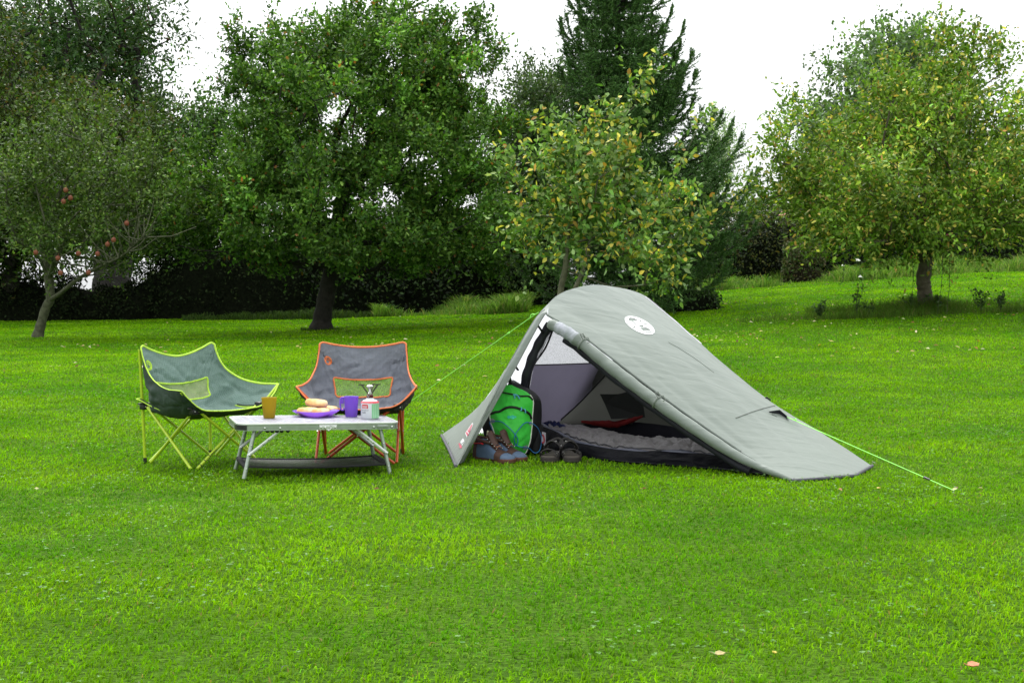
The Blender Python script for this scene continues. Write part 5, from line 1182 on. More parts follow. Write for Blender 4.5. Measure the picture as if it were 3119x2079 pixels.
    # far side of the porch, seen from inside through the slot
    sc_ = crcurve(S_, 40); fc = crcurve(rows[0][1:], 40); pg = np.array([[sc_[i] * (1 - t) + fc[i] * t for t in np.linspace(0, 1, 16)] for i in range(40)])
    pg[:, :, 1] += .18 * np.sin(np.linspace(0, pi, 16))[None, :] * np.linspace(0, 1, 40)[:, None] * .6
    mb = MB(); mb.grid(pg - np.array(O)); mb.build('porch_far_panel', mat('fly_backlit', (.30, .33, .33), .6, .1, 5, .3, 14, trans=.55, trc=(.85, .86, .92)), root)  # flysheet cloth again, with the backlight put into a paler colour
    # ground hems
    for nm, c in (('hem', [GV(1047, 1070, .01), GV(1032, 1034, .012), GV(1014, 999, .012)]), ('hem', [GV(1818, 1103, .008), GV(1866, 1100, .008), GV(1915, 1096, .01), GV(1966, 1091.5, .008)]), ('hem', [GV(1966, 1091.5, .008), GV(1985, 1080, .012), GV(2004, 1069, .012)])):
        mb = MB(); mb.tube([Vector(q) - O for q in crcurve(c, 14)], .008, 8); mb.build(nm, HEM, root)
    # arch pole sleeve and the white panel along the far slope edge
    mb = MB(); mb.tube([Vector(A[int(i), int(.62 * (nu - 1))] + NN[int(i), int(.62 * (nu - 1))] * .001) - O for i in np.linspace(2, 34, 20)], .004, 6)
    mb.build('slope_piping', mat('white_piping', (.62, .60, .64), .6), body)
    mb = MB(); c0 = [Vector(q) - O for q in (Q(1488, 686, 8.0), Q(1508, 702, 8.0), Q(1528, 724, 7.95), Q(1549, 745, 7.9))]; mb.tube(crcurve(c0, 14), .009, 8); mb.build('pole_end', mat('black_webbing', (.010, .010, .011), .7), root)
    for x, y, Y in ((1573, 768, 7.76), (1761, 915, 7.27)):
        mb = MB(); p = Q(x, y, Y) - O; mb.tube([p + Vector((-.02, 0, -.006)), p + Vector((0, 0, .006)), p + Vector((.022, 0, -.01))], [.003, .006, .004], 6); mb.build('guy_tab', mat('black_webbing', (.010, .010, .011), .7), root)
    # seam and vent hood near the tail
    bt = BVHTree.FromPolygons([tuple(v) for v in A.reshape(-1, 3)], [(i * nu + j, i * nu + j + 1, (i + 1) * nu + j + 1, (i + 1) * nu + j) for i in range(nv - 1) for j in range(nu - 1)])
    bv = BVHTree.FromPolygons([tuple(v) for v in V.reshape(-1, 3)], [(i * 30 + j, i * 30 + j + 1, (i + 1) * 30 + j + 1, (i + 1) * 30 + j) for i in range(59) for j in range(29)])
    def hit(px, py, off=.003, b=bt):
        r = ray(px, py); h = b.ray_cast(Vector((0, 0, HC)), r.normalized()); 
        if h[0] is None: h = b.find_nearest(Q(px, py, 7)); 
        n = h[1]; n = n if n.dot(r) < 0 else -n; return h[0] + n * off - O, n
    def line(pts, r, m, nm, n=24, b=bt, off=.001, par=body):
        c = crcurve([(x, y, 0) for x, y in pts], n); mb = MB(); mb.tube([hit(x, y, off, b)[0] for x, y, _ in c], r, 5); return mb.build(nm, m, par)
    sm = mat('seam_thread', (.105, .12, .105), .7)
    line([(1690, 960), (1730, 945), (1768, 934), (1800, 928)], .0022, sm, 'tail_seam')
    line([(1535, 786), (1560, 800), (1600, 826), (1640, 856)], .0009, sm, 'seam')
    hp = [hit(*q, .003)[0] for q in ((1766, 948), (1790, 951), (1806, 961))]; ht = [hit(*q, .004)[0] for q in ((1770, 940), (1796, 940), (1822, 951))]
    up = Vector((0, -.2, 1)).normalized()
    mb = MB(); G_ = np.array([[tuple(a) for a in ht], [tuple((a + b) / 2 + up * .014) for a, b in zip(hp, ht)], [tuple(a + up * .022 * (.3 + .7 * (k == 1) + .3 * (k == 2))) for k, a in enumerate(hp)]]); mb.grid(G_); mb.build('vent_hood', FLYM, body)
    mb = MB(); mb.add([hp[0], hp[1], hp[2], hp[2] + up * .014, hp[1] + up * .021, hp[0] + up * .006], [(0, 1, 4, 5), (1, 2, 3, 4)]); mb.build('vent_mesh', DARKNYL, body, smooth=False)
    # emblem on the slope
    cx, cy = 1469, 748; e1 = Vector((cos(radians(24)), sin(radians(24)))) ; e2 = Vector((-e1.y, e1.x))
    def Z(x, y): return ((1900 + x / 10.4545) / K, (930 + y / 10.4545) / K)
    POL = [[(140, 425), (210, 395), (340, 420), (480, 505), (165, 508)], [(455, 632), (607, 632), (636, 700), (530, 700)], [(500, 716), (700, 712), (790, 748), (870, 812), (615, 820)], [(440, 490), (545, 486), (545, 502), (450, 506)], [(640, 846), (900, 850), (880, 880), (700, 872)],
           [(10, 476), (140, 480), (140, 506), (20, 502)], [(100, 570), (290, 566), (290, 598), (110, 602)], [(270, 730), (320, 745), (392, 668), (345, 650)], [(490, 530), (530, 545), (565, 490), (530, 470)], [(610, 588), (740, 586), (750, 612), (615, 612)], [(235, 500), (275, 500), (430, 640), (395, 640)]]
    def inp(x, y, P): 
        c = False; n = len(P)
        for i in range(n):
            x1, y1 = P[i]; x2, y2 = P[(i + 1) % n]
            if (y1 > y) != (y2 > y) and x < (x2 - x1) * (y - y1) / (y2 - y1) + x1: c = not c
        return c
    mb = MB(); idx = {}; vs = []; fs = []; n = 40; CX_, CY_ = 500, 640; a = radians(26); MA, MI = 520, 205
    def xy(i, j): u, w = i / n, j / n; return CX_ + u * MA * cos(a) - w * MI * sin(a), CY_ + u * MA * sin(a) + w * MI * cos(a)
    for i in range(-n, n):
        for j in range(-n, n):
            u, w = (i + .5) / n, (j + .5) / n
            if u * u + w * w > 1: continue
            x, y = xy(i + .5, j + .5)
            if any(inp(x, y, P) for P in POL): continue
            f = []
            for q in ((i, j), (i + 1, j), (i + 1, j + 1), (i, j + 1)):
                if q not in idx: idx[q] = len(vs); vs.append(hit(*Z(*xy(*q)), .0022)[0])
                f.append(idx[q])
            fs.append(tuple(f))
    mb.add(vs, fs); mb.build('emblem', mat('white_print', (.78, .80, .79), .5, .03, 40), body)
    # stickers on the porch panel
    def poly(pts, m, nm, off, par=vest, b=bv):
        V_ = [hit((1360 + x / 11.2) / K, (1280 + y / 11.2) / K, off, b)[0] for x, y in pts]; mb = MB(); mb.add(V_, [tuple(range(len(V_)))]); return mb.build(nm, m, par, smooth=False)
    LR = mat('label_red', (.52, .09, .14), .55); LW_ = mat('label_white', (.66, .68, .70), .5)
    lg = poly([(645, 440), (900, 75), (925, 120), (880, 260), (710, 590)], LW_, 'label', .0025)
    poly([(668, 430), (705, 375), (770, 475), (728, 550)], LR, 'label_band', .003, lg); poly([(720, 355), (745, 320), (860, 160), (905, 125), (868, 250), (790, 440)], LR, 'label_field', .003, lg)
    vs, fs = text_mesh('Coleman', 34, .012); dx = Vector((.50, -.866)); dy = Vector((.80, .45)); C_ = Vector((800, 300)); mb = MB()
    mb.add([hit((1360 + (C_ + dx * x * .82 - dy * y).x / 11.2) / K, (1280 + (C_ + dx * x * .82 - dy * y).y / 11.2) / K, .0042, bv)[0] for x, y in vs], fs); mb.build('label_lettering', LW_, lg, smooth=False)
    lg = poly([(480, 735), (572, 605), (622, 700), (512, 800)], LW_, 'label', .002); poly([(525, 822), (628, 722), (622, 738), (538, 860)], LW_, 'label_line', .002, lg)
    poly([(415, 790), (450, 770), (520, 860), (540, 930), (470, 960)], LR, 'label', .002)
    # rolled door along the near edge
    nc = crcurve([Q(1262, 742, 7.17), Q(1300, 762, 7.12), Q(1338, 790, 7.08), Q(1402, 842, 6.99), Q(1480, 902, 6.88), Q(1580, 973, 6.74), Q(1700, 1050, 6.58), GV(1822, 1103, .006)], 100)
    rr = np.interp(np.linspace(0, 1, 100), [0, .02, .1, .25, .30, .34, .5, .60, .63, .8, 1], [.024, .028, .032, .033, .026, .030, .032, .029, .031, .027, .012])
    rr = rr * (1 + .03 * np.sin(np.arange(100) * .9)); cut = 22
    mb = MB(); mb.tube([Vector(q) - O for q in nc[:8]], list(rr[:8]), 18); mb.tube([Vector(q) - O for q in nc[cut:]], list(rr[cut:]), 18)
    rl = mb.build('door_roll', FLYM, root)
    mb = MB(); k0 = [Vector(q) - O for q in nc[6:cut + 2]]; pl = [rr[6 + i] * (1.02 + .02 * sin(i * 2.1)) for i in range(len(k0))]; mb.tube(k0, pl, 18); o = mb.build('window_roll', mat('clear_pvc', (.45, .46, .52), .25, .3, 22, 1.0, 22, spec=.6, trans=.2, c2=(.24, .28, .27)), rl)
    for f in (28, 61):
        c = Vector(nc[f]) - O; t = (Vector(nc[f + 1]) - Vector(nc[f - 1])).normalized(); n1 = t.cross(Vector((0, 0, 1))).normalized(); n2 = n1.cross(t); mb = MB(); R_ = rr[f] * 1.05
        mb.tube([c + (n1 * cos(q) + n2 * sin(q)) * R_ for q in np.linspace(0, 2 * pi, 22)], .0055, 6)
        tp = c + n2 * R_ - Vector((0, .02, -.01)) * 1
        for w in (-1, 1): mb.tube([tp, tp + t * w * .018 + Vector((0, -.012, .010)), tp + t * w * .036 + Vector((0, -.010, -.004)), tp + t * w * .016 + Vector((0, -.012, -.018))], .003, 5)
        mb.build('toggle_tie', PIPE, rl)
    # flap edge that overlaps the roll from above
    mb = MB(); mb.tube([Vector(q) - O for q in crcurve([q + Vector((0, -.012, .002)) for q in Nn[:6]], 60)], .007, 8); mb.build('flap_edge', FLYM, rl)
    # ---- inner tent
    def q3(*a): return Q(*a) - O
    inner = MB(); inner.grid(crgrid([[q3(1226, 838, 7.72), q3(1300, 836, 7.85), q3(1380, 833, 8.0), q3(1402, 850, 8.02)], [q3(1215, 900, 7.75), q3(1275, 902, 7.95), q3(1330, 900, 8.08), q3(1352, 902, 8.1)], [q3(1205, 972, 7.75), q3(1240, 972, 7.9), q3(1268, 970, 8.02), q3(1286, 968, 8.1)]], 16, 16))
    inn = inner.build('inner_wall', GREYNYL, root)
    mb = MB(); mb.grid(crgrid([[q3(1362, 812, 8.02), q3(1470, 852, 7.85), q3(1600, 925, 7.6), q3(1740, 1000, 7.25)], [q3(1318, 900, 8.14), q3(1460, 915, 7.98), q3(1600, 955, 7.68), q3(1745, 1030, 7.2)], [q3(1262, 975, 8.16), q3(1450, 974, 8.0), q3(1600, 997, 7.7), q3(1750, 1055, 7.15)]], 14, 24)); mb.build('inner_back_wall', OLIVE, root)
    mb = MB(); mb.add([q3(1274, 752, 7.6), q3(1382, 832, 7.98), q3(1228, 837, 7.70)], [(0, 1, 2)]); mb.build('inner_mesh', net_mat('net_grey', (.12, .12, .14), .42), root, smooth=False)
    mb = MB(); mb.add([q3(1262, 745, 7.42), q3(1272, 752, 7.58), q3(1226, 838, 7.68), q3(1208, 880, 7.6), q3(1206, 850, 7.45)], [(0, 1, 2, 3, 4)]); mb.build('inner_side_mesh', net_mat('net_dim', (.05, .05, .06), .72), root, smooth=False)
    mb = MB(); g2 = crgrid([[q3(1378, 812, 7.9), q3(1470, 880, 7.5), q3(1560, 950, 7.2), q3(1750, 1040, 6.8)], [q3(1400, 856, 7.15), q3(1480, 912, 7.03), q3(1590, 990, 6.88), q3(1735, 1072, 6.70)]], 4, 20); mb.grid(g2); mb.build('interior_shade', DARKNYL, root)  # dark sheet added to carry the shade inside the tent
    for nm, c, r in (('inner_seam', [q3(1226, 838, 7.69), q3(1300, 836, 7.82), q3(1384, 833, 7.97)], .007), ('inner_seam', [q3(1402, 849, 7.99), q3(1368, 886, 8.04), q3(1330, 926, 8.06), q3(1288, 964, 8.06)], .008), ('inner_seam', [q3(1272, 752, 7.56), q3(1252, 800, 7.6), q3(1226, 838, 7.66), q3(1218, 868, 7.66), q3(1212, 905, 7.66)], .008)):
        mb = MB(); mb.tube(crcurve(c, 20), r, 6, flat=.5); mb.build(nm, mat('black_webbing', (.010, .010, .011), .7), root)
    mb = MB(); c = crcurve([q3(1264, 744, 7.36), q3(1238, 788, 7.37), q3(1218, 832, 7.38), q3(1205, 880, 7.42), q3(1200, 930, 7.5)], 40); mb.tube(c, [.024 * (1 + .1 * sin(i * .8)) for i in range(40)], 12); mb.build('inner_door_roll', mat('navy_nylon', (.032, .032, .048), .5, .25, 8, .7, 22), root)
    for a_, b_ in (((1236, 748, 7.22), (1248, 765, 7.34)), ((1178, 832, 7.16), (1190, 850, 7.38)), ((1172, 868, 7.22), (1172, 893, 7.5))):
        mb = MB(); mb.tube([q3(*a_), q3(*b_)], .0075, 6, flat=.35); mb.build('hanger', mat('black_webbing', (.010, .010, .011), .7), root)
    mb = MB(); c = crcurve([Vector(q) - O + Vector((.0, .03, -.044)) for q in nc[13:92:5]], 50); mb.tube(c, [.019 * (1 + .1 * sin(i * .7)) for i in range(50)], 12); mb.build('inner_door_edge', DARKNYL, root)
    # tub floor with its rim
    top = [q3(1216, 955, 7.80), q3(1243, 971, 7.66), q3(1272, 985, 7.54), q3(1303, 1003, 7.42), q3(1339, 1016, 7.32), q3(1384, 1026, 7.24), q3(1429, 1031, 7.18), q3(1474, 1035, 7.12), q3(1519, 1034, 7.07), q3(1564, 1037, 7.02), q3(1609, 1040, 6.97), q3(1653, 1045, 6.91), q3(1707, 1052, 6.83), q3(1785, 1078, 6.68)]
    bot = [GV(x, y, .0) - O for x, y in ((1206, 1020), (1232, 1030), (1262, 1037), (1300, 1045), (1339, 1051), (1384, 1058), (1429, 1064), (1474, 1068), (1519, 1071), (1564, 1074), (1609, 1078), (1653, 1082), (1707, 1088), (1790, 1097))]
    t_, b_ = crcurve(top, 80), crcurve(bot, 80); g3 = np.zeros((10, 80, 3))
    for i in range(10):
        v = i / 9
        for j in range(80):
            g3[i, j] = t_[j] * (1 - v) + b_[j] * v + np.array([0, -.025 * sin(pi * v), 0]) + np.array([0, -1, .4]) * .010 * mnoise.fractal(Vector((j * .11, v * 2.5, 4)), 1, 2, 3) * sin(pi * v) * (1 + 1.2 * (j > 38))
    mb = MB(); mb.grid(g3); mb.build('tub_wall', TUB, root)
    mb = MB(); mb.tube([tuple(q + np.array([0, 0, -.004 + .003 * sin(i * .5)])) for i, q in enumerate(t_)], [.008 + .003 * sin(i * .37) for i in range(80)], 8); mb.build('tub_rim', mat('rim_nylon', (.085, .09, .13), .45, .25, 10, .6, 20, spec=.5), root)
    bk = [(q3(1205, 972, 7.9)), q3(1284, 972, 8.16), q3(1450, 972, 8.0), q3(1600, 995, 7.7), q3(1750, 1055, 7.15)]; b2 = crcurve([(p.x, p.y, .02) for p in bk], 80); f2 = b_.copy(); f2[:, 2] = .012
    mb = MB(); mb.grid(np.stack([f2 * (1 - t) + b2 * t for t in np.linspace(0, 1, 10)])); mb.build('tub_floor', DARKNYL, root)
    b3 = crcurve([(p.x, p.y, p.z + .01) for p in bk], 80); mb = MB(); mb.grid(np.stack([b2, b3])); mb.build('tub_back', DARKNYL, root)
    po = [q3(1378, 905, 7.94), q3(1420, 905, 7.9), q3(1472, 892, 7.84), q3(1482, 958, 7.84), q3(1404, 962, 7.9), q3(1388, 925, 7.94)]
    mb = MB(); mb.add([p + Vector((0, .012, 0)) for p in po] + po, [tuple(range(6, 12)), (0, 5, 4, 3, 2, 1)] + [(i, (i + 1) % 6, 6 + (i + 1) % 6, 6 + i) for i in range(6)]); mb.build('wall_pocket', mat('pocket_cloth', (.012, .013, .012), .8), root, smooth=False)
    # guy lines
    GUY = mat('guy_cord', (.30, .85, .12), .5, .1, 40); a = q3(1229, 722, 7.36); peg = GV(905, 948, .01) - O
    mb = MB(); mb.tube([a + Vector((.02, 0, .012)), a, peg], .0019, 6); g = mb.build('guy_line', GUY, root)
    mb = MB(); d = (peg - a).normalized(); c = a + d * .06; mb.tube([a, a + d * .035 + Vector((0, 0, .012)), c + Vector((0, 0, .014)), c + d * .01, c], .0026, 6); mb.build('knot', GUY, g)
    mb = MB(); s_ = a + d * .38; mb.tube([s_ - d * .01, s_ + d * .01], .006, 6); mb.build('slider', GUY, g)
    a, _ = hit(1806, 962, .012); peg = GV(2192, 1126, .01) - O
    mb = MB(); mb.tube([a, peg], .0020, 6); mb.tube([a + Vector((.03, 0, -.008)), a + (peg - a) * .06 + Vector((0, 0, .004)), hit(1825, 965, .012)[0]], .0024, 6); g = mb.build('guy_line', GUY, root)
    mb = MB(); c = a.lerp(peg, .855); d = (peg - a).normalized(); mb.tube([c - d * .018, c + d * .018], .0055, 8); mb.build('slider', BLACK_PL, g)
    for p, r in ((peg, root), (GV(905, 948, .0) - O, root), (GV(2004, 1068, 0) - O, root), (GV(1015, 996, 0) - O, root)):
        mb = MB(); mb.tube([p + Vector((.012, 0, .012)), p + Vector((0, 0, .02)), p, p + Vector((-.03, .01, -.06))], .0025, 6); mb.build('tent_peg', STEEL, root)
build_tent()

# ================================================================== THINGS IN THE TENT
def build_sleeping_bag():
    near = [Q(1262, 990, 7.72), Q(1300, 1006, 7.56), Q(1340, 1020, 7.42), Q(1384, 1030, 7.33), Q(1429, 1035, 7.27), Q(1500, 1039, 7.19), Q(1564, 1042, 7.12), Q(1609, 1045, 7.07), Q(1655, 1050, 7.0)]
    far = [Q(1256, 972, 8.0), Q(1317, 977, 7.92), Q(1384, 986, 7.82), Q(1425, 995, 7.72), Q(1474, 1004, 7.6), Q(1519, 1004, 7.5), Q(1564, 1007, 7.42), Q(1605, 1013, 7.32), Q(1660, 1036, 7.12)]
    n, f = crcurve(near, 120), crcurve(far, 120); G_ = np.zeros((36, 120, 3)); o = Vector((n[60] + f[60]) / 2); o.z = .02
    for i in range(36):
        v = i / 35
        for j in range(120):
            u = j / 119; p = n[j] * (1 - v) + f[j] * v; h = sin(pi * min(1, max(0, v))) ** .6 * min(1, (1 - u) * 6) ** .5
            q = .5 + .5 * abs(sin(u * 34 + .7 * sin(v * 5))) ** .5
            w = mnoise.fractal(Vector((u * 17, v * 6, 2)), 1, 2, 4) * .009 + max(0, 1 - 5 * abs(mnoise.noise(Vector((u * 11 + v * 4, v * 3, 5))))) * -.011 + max(0, 1 - 5 * abs(mnoise.noise(Vector((u * 18 - v * 6, v * 5, 15))))) * .007
            p = p.copy(); p[2] = p[2] * (1 if 0 < v < 1 else 1) + h * (.022 * q + w * 1.3); p[1] += w * .8
            if v == 0 or v == 1: p[2] = .03
            G_[i, j] = p
    root = thing('sleeping_bag', 'crumpled brownish grey sleeping bag spread on the tent floor', 'sleeping bag', tuple(o)); mb = MB(); mb.grid(G_ - np.array(o))
    mb.build('quilt', mat('bag_nylon', (.17, .155, .155), .45, .12, 12, .7, 26, spec=.45, sheen=.2), root)
    mb = MB(); mb.tube([tuple(G_[3, j] - np.array(o) + np.array([0, -.004, .006])) for j in range(6, 114)], .004, 5); mb.build('zip', mat('zip_dark', (.05, .05, .055), .5), root)
build_sleeping_bag()
def lump(name, label, cat, pts, z, m, seed, h=.05):
    c = crcurve(pts, 24); o = Vector(c[12]); mb = MB(); vs = []
    for i in range(24):
        r = h * (.35 + .65 * sin(pi * i / 23)) * (1 + .4 * mnoise.noise(Vector((i * .5, seed, 0))))
        for j in range(12): a = 2 * pi * j / 12; w = 1 + .3 * mnoise.noise(Vector((i * .4, cos(a) * 2 + seed, sin(a) * 2))); vs.append(Vector(c[i]) - o + Vector((0, cos(a) * r * 1.2 * w, sin(a) * r * w)))
    mb.add(vs, [(i * 12 + j, i * 12 + (j + 1) % 12, (i + 1) * 12 + (j + 1) % 12, (i + 1) * 12 + j) for i in range(23) for j in range(12)] + [tuple(range(11, -1, -1)), tuple(23 * 12 + j for j in range(12))])
    ob = mb.build(name, m); ob.location = o; tag(ob, label, cat)
lump('fleece', 'crumpled red fleece at the back of the tent by the wall pocket', 'fleece', [Q(1335, 968, 7.96), Q(1375, 972, 7.94), Q(1415, 974, 7.92), Q(1445, 966, 7.88), Q(1476, 956, 7.84)], 0, mat('red_fleece', (.11, .003, .003), .9, .2, 30, .5, 50), 3, .02)
lump('stuff_sack', 'small dark blue bundle at the left end inside the tent', 'bundle', [Q(1248, 975, 7.86), Q(1270, 978, 7.84), Q(1300, 982, 7.8)], 0, mat('blue_nylon', (.006, .010, .06), .6, .2, 20), 7, .03)

# ================================================================== BACKPACK
def build_backpack():
    Y = 7.33; o = G(1190, 1050); o = Vector((o.x, Y, 0)); root = thing('backpack', 'bright green and black backpack with a blue bungee leaning in the tent doorway', 'backpack', tuple(o))
    def Zp(x, y, dy=0): return Q((1340 + x / 5.115) / K, (1140 + y / 5.115) / K, Y + dy) - o
    GREEN = mat('pack_green', (.045, .58, .05), .55, .12, 8, .45, 18, spec=.4, sheen=.1); PK = mat('pack_black', (.012, .012, .014), .65, .2, 20, .4, 40)
    # outline of the green front, left and right edges top to bottom
    Lf = [(1022, 150), (958, 262), (885, 400), (826, 520), (780, 620), (795, 740), (840, 870), (872, 1000), (935, 1110), (1010, 1230), (1120, 1282)]
    Rt = [(1140, 158), (1360, 275), (1448, 385), (1450, 520), (1440, 650), (1436, 770), (1422, 900), (1408, 1020), (1375, 1120), (1335, 1210), (1250, 1275)]
    l, r = crcurve([(x, y, 0) for x, y in Lf], 60), crcurve([(x, y, 0) for x, y in Rt], 60); G_ = np.zeros((60, 34, 3)); S = np.zeros((60, 34, 2))
    for i in range(60):
        for j in range(34):
            u = j / 33; x, y = l[i][0] * (1 - u) + r[i][0] * u, l[i][1] * (1 - u) + r[i][1] * u; v = i / 59
            bul = -.075 * (sin(pi * (u * .86 + .07))) ** .7 * (sin(pi * (v * .8 + .13))) ** .6 - .02 * math.exp(-((v - .62) / .2) ** 2) * sin(pi * u)
            w = .006 * mnoise.fractal(Vector((u * 3 + v * 3, v * 8 - u * 5, 1)), 1, 2, 3) - .008 * abs(mnoise.noise(Vector((u * 2.4 + v * 2, v * 7 + u * 3, 9)))) * (v > .45)
            p = Zp(x, y, 0) ; G_[i, j] = (p.x, p.y + bul + w, max(p.z, .006)); S[i, j] = (x, y)
    mb = MB(); mb.grid(G_); fr = mb.build('front_panel', GREEN, root)
    # body behind
    mb = MB(); ring = []
    for i in range(0, 60, 3):
        a, b = Vector(G_[i, 0]), Vector(G_[i, -1]); c = (a + b) / 2; hw = (b - a).length / 2; f = i / 59; ex = .040 * sin(pi * min(1, f * 1.1)) ** .7 + .002; row = []
        for t in range(24):
            q = 2 * pi * t / 24; row.append((c.x + .012 + cos(q) * (hw + (ex if cos(q) > 0 or i > 14 else -.006)), c.y + .085 + sin(q) * (.10 + .012 * sin(pi * f)), max(.004, c.z + (.012 if i == 0 else 0))))
        ring.append(row)
    k = len(ring); mb.add([p for r_ in ring for p in r_], [(i * 24 + t, i * 24 + (t + 1) % 24, (i + 1) * 24 + (t + 1) % 24, (i + 1) * 24 + t) for i in range(k - 1) for t in range(24)] + [tuple(range(24)), tuple((k - 1) * 24 + t for t in range(23, -1, -1))]); mb.build('pack_body', PK, root, sub=1)
    # side bellows joining panel and body
    for s_, col in (('l', 0), ('r', -1)):
        e = G_[:, col]; sx = np.zeros((60, 3)); sx[:, 0] = 1 if col else -np.interp(np.arange(60), [0, 20, 32, 59], [.2, .25, 1.8, 1.8]); yy = np.array([0, 1, 0]); g = np.stack([e, e + sx * .022 + yy * .03, e + sx * .034 + yy * .075, e + sx * .01 + yy * .12]); mb = MB(); mb.grid(g); mb.build('side_bellows', PK, root)
    # water bottle pocket on the right side
    mb = MB(); p = Zp(1500, 1000, .03)
    mb.lathe([(0, 0), (.034, .002), (.040, .03), (.040, .12), (.036, .15), (.030, .16), (0, .162)], (p.x, p.y + .03, .006), 20, sx=1, sy=1.1); mb.build('side_pocket', PK, root)
    def surf(x, y, off=.004):
        d = (S[:, :, 0] - x) ** 2 + (S[:, :, 1] - y) ** 2; i, j = np.unravel_index(np.argmin(d), d.shape); i0, j0 = min(max(i, 1), 58), min(max(j, 1), 32)
        # local linear refinement
        J = np.array([[S[i0, j0 + 1, 0] - S[i0, j0 - 1, 0], S[i0 + 1, j0, 0] - S[i0 - 1, j0, 0]], [S[i0, j0 + 1, 1] - S[i0, j0 - 1, 1], S[i0 + 1, j0, 1] - S[i0 - 1, j0, 1]]]) / 2
        try: ab = np.linalg.solve(J, np.array([x - S[i0, j0, 0], y - S[i0, j0, 1]]))
        except Exception: ab = np.zeros(2)
        ab = np.clip(ab, -2, 2); p = G_[i0, j0] + (G_[i0, j0 + 1] - G_[i0, j0 - 1]) / 2 * ab[0] + (G_[i0 + 1, j0] - G_[i0 - 1, j0]) / 2 * ab[1]
        return Vector(p) + Vector((0, -off, 0))
    def ln(nm, pts, r, m, off=.004, n=40, flat=1.0, par=fr):
        c = crcurve([(x, y, 0) for x, y in pts], n); mb = MB(); mb.tube([surf(x, y, off) for x, y, _ in c], r, 6, flat=flat); return mb.build(nm, m, par)
    WP = mat('reflective_piping', (.72, .74, .66), .4, .05, 50); BL = mat('blue_bungee', (.03, .16, .38), .5, .1, 80); ZB = mat('zip_black', (.012, .014, .012), .6)
    for col in (0, -1): mb = MB(); mb.tube([Vector(q) + Vector((0, -.002, 0)) for q in G_[14 if col == 0 else 8:, col]], .0032, 6); mb.build('piping', WP, fr)
    mb = MB(); mb.tube([Vector(q) + Vector((0, -.002, 0)) for q in G_[-1, :]], .0032, 6); mb.build('piping', WP, fr)
    ln('zip', [(930, 262), (1050, 280), (1150, 296), (1260, 320), (1380, 330), (1446, 385)], .0045, ZB); ln('zip', [(790, 605), (860, 572), (930, 560), (1010, 510), (1080, 488), (1170, 492), (1280, 530), (1350, 565), (1400, 610), (1425, 680)], .0065, ZB)
    ln('bungee', [(690, 900), (700, 830), (760, 740), (850, 710), (960, 712), (1060, 780), (1140, 860), (1190, 930), (1215, 1000), (1200, 1060), (1150, 1085), (1060, 1090), (960, 1090)], .0024, BL, .008, 70)
    ln('bungee', [(1400, 745), (1360, 725), (1300, 745), (1240, 810), (1180, 890), (1158, 980), (1180, 1060), (1240, 1095), (1320, 1115), (1370, 1135)], .0024, BL, .009, 70)
    c = crcurve([Zp(x, y, d) for x, y, d in ((1400, 745, -.045), (1470, 780, -.035), (1530, 840, -.02), (1565, 920, 0), (1585, 1010, .0), (1575, 1110, -.01), (1545, 1190, -.02), (1490, 1222, -.03), (1440, 1195, -.035), (1400, 1155, -.045), (1360, 1130, -.055))], 50); mb = MB(); mb.tube(c, .0024, 6); mb.build('bungee', BL, root)
    for nm, P in (('reflective_patch', [(785, 680), (830, 670), (872, 705), (840, 745), (808, 745)]), ('reflective_patch', [(1425, 715), (1375, 730), (1400, 770), (1418, 785)]), ('reflective_patch', [(1365, 1080), (1290, 1100), (1300, 1160), (1350, 1160)])):
        mb = MB(); mb.add([surf(x, y, .003) for x, y in P], [tuple(range(len(P)))[::-1]]); mb.build(nm, mat('reflective', (.30, .34, .33), .35, .1, 30), fr, smooth=False)
    mb = MB(); mb.add([surf(1045 + 72 * (1 + cos(q)), 638 + 24 * sin(q) + 8 * sin(q * 6), .003) for q in np.linspace(0, 2 * pi, 26)[:-1]], [tuple(range(25))]); mb.build('logo_print', mat('cyan_print', (.05, .55, .42), .5), fr, smooth=False)
    CY = mat('cyan_cord', (.10, .42, .55), .5)
    for pts in ([(1145, 290), (1165, 320), (1160, 355)], [(1165, 292), (1215, 320), (1240, 365)], [(1262, 492), (1272, 515), (1258, 545)], [(1310, 515), (1330, 545), (1328, 580)]): ln('zip_pull', pts, .0042, CY, .008, 8)
    # haul loop at the top and hip strap end
    mb = MB(); a = Zp(1120, 150, 0); b = Zp(1085, 100, .02); mb.tube(crcurve([a, b, Zp(1060, 112, .01), Zp(1130, 120, 0), Zp(1140, 160, 0)], 14), .004, 6); mb.build('haul_loop', PK, root)
    for off in ((1595, 900), ):
        P = [Zp(x, y, -.03) for x, y in ((1590, 890), (1650, 905), (1650, 1120), (1630, 1120), (1585, 1030))]; mb = MB(); mb.add(P + [p + Vector((0, .004, 0)) for p in P], [(0, 1, 2, 3, 4), (9, 8, 7, 6, 5)]); mb.build('care_label', mat('label_grey', (.30, .28, .32), .6), root, smooth=False)
        mb = MB(); mb.tube(crcurve([Zp(1590, 935, -.034), Zp(1615, 960, -.034), Zp(1625, 1020, -.034), Zp(1612, 1065, -.034), Zp(1585, 1050, -.034)], 16), .003, 6); mb.build('red_loop', mat('crimson', (.35, .01, .03), .5), root)
build_backpack()

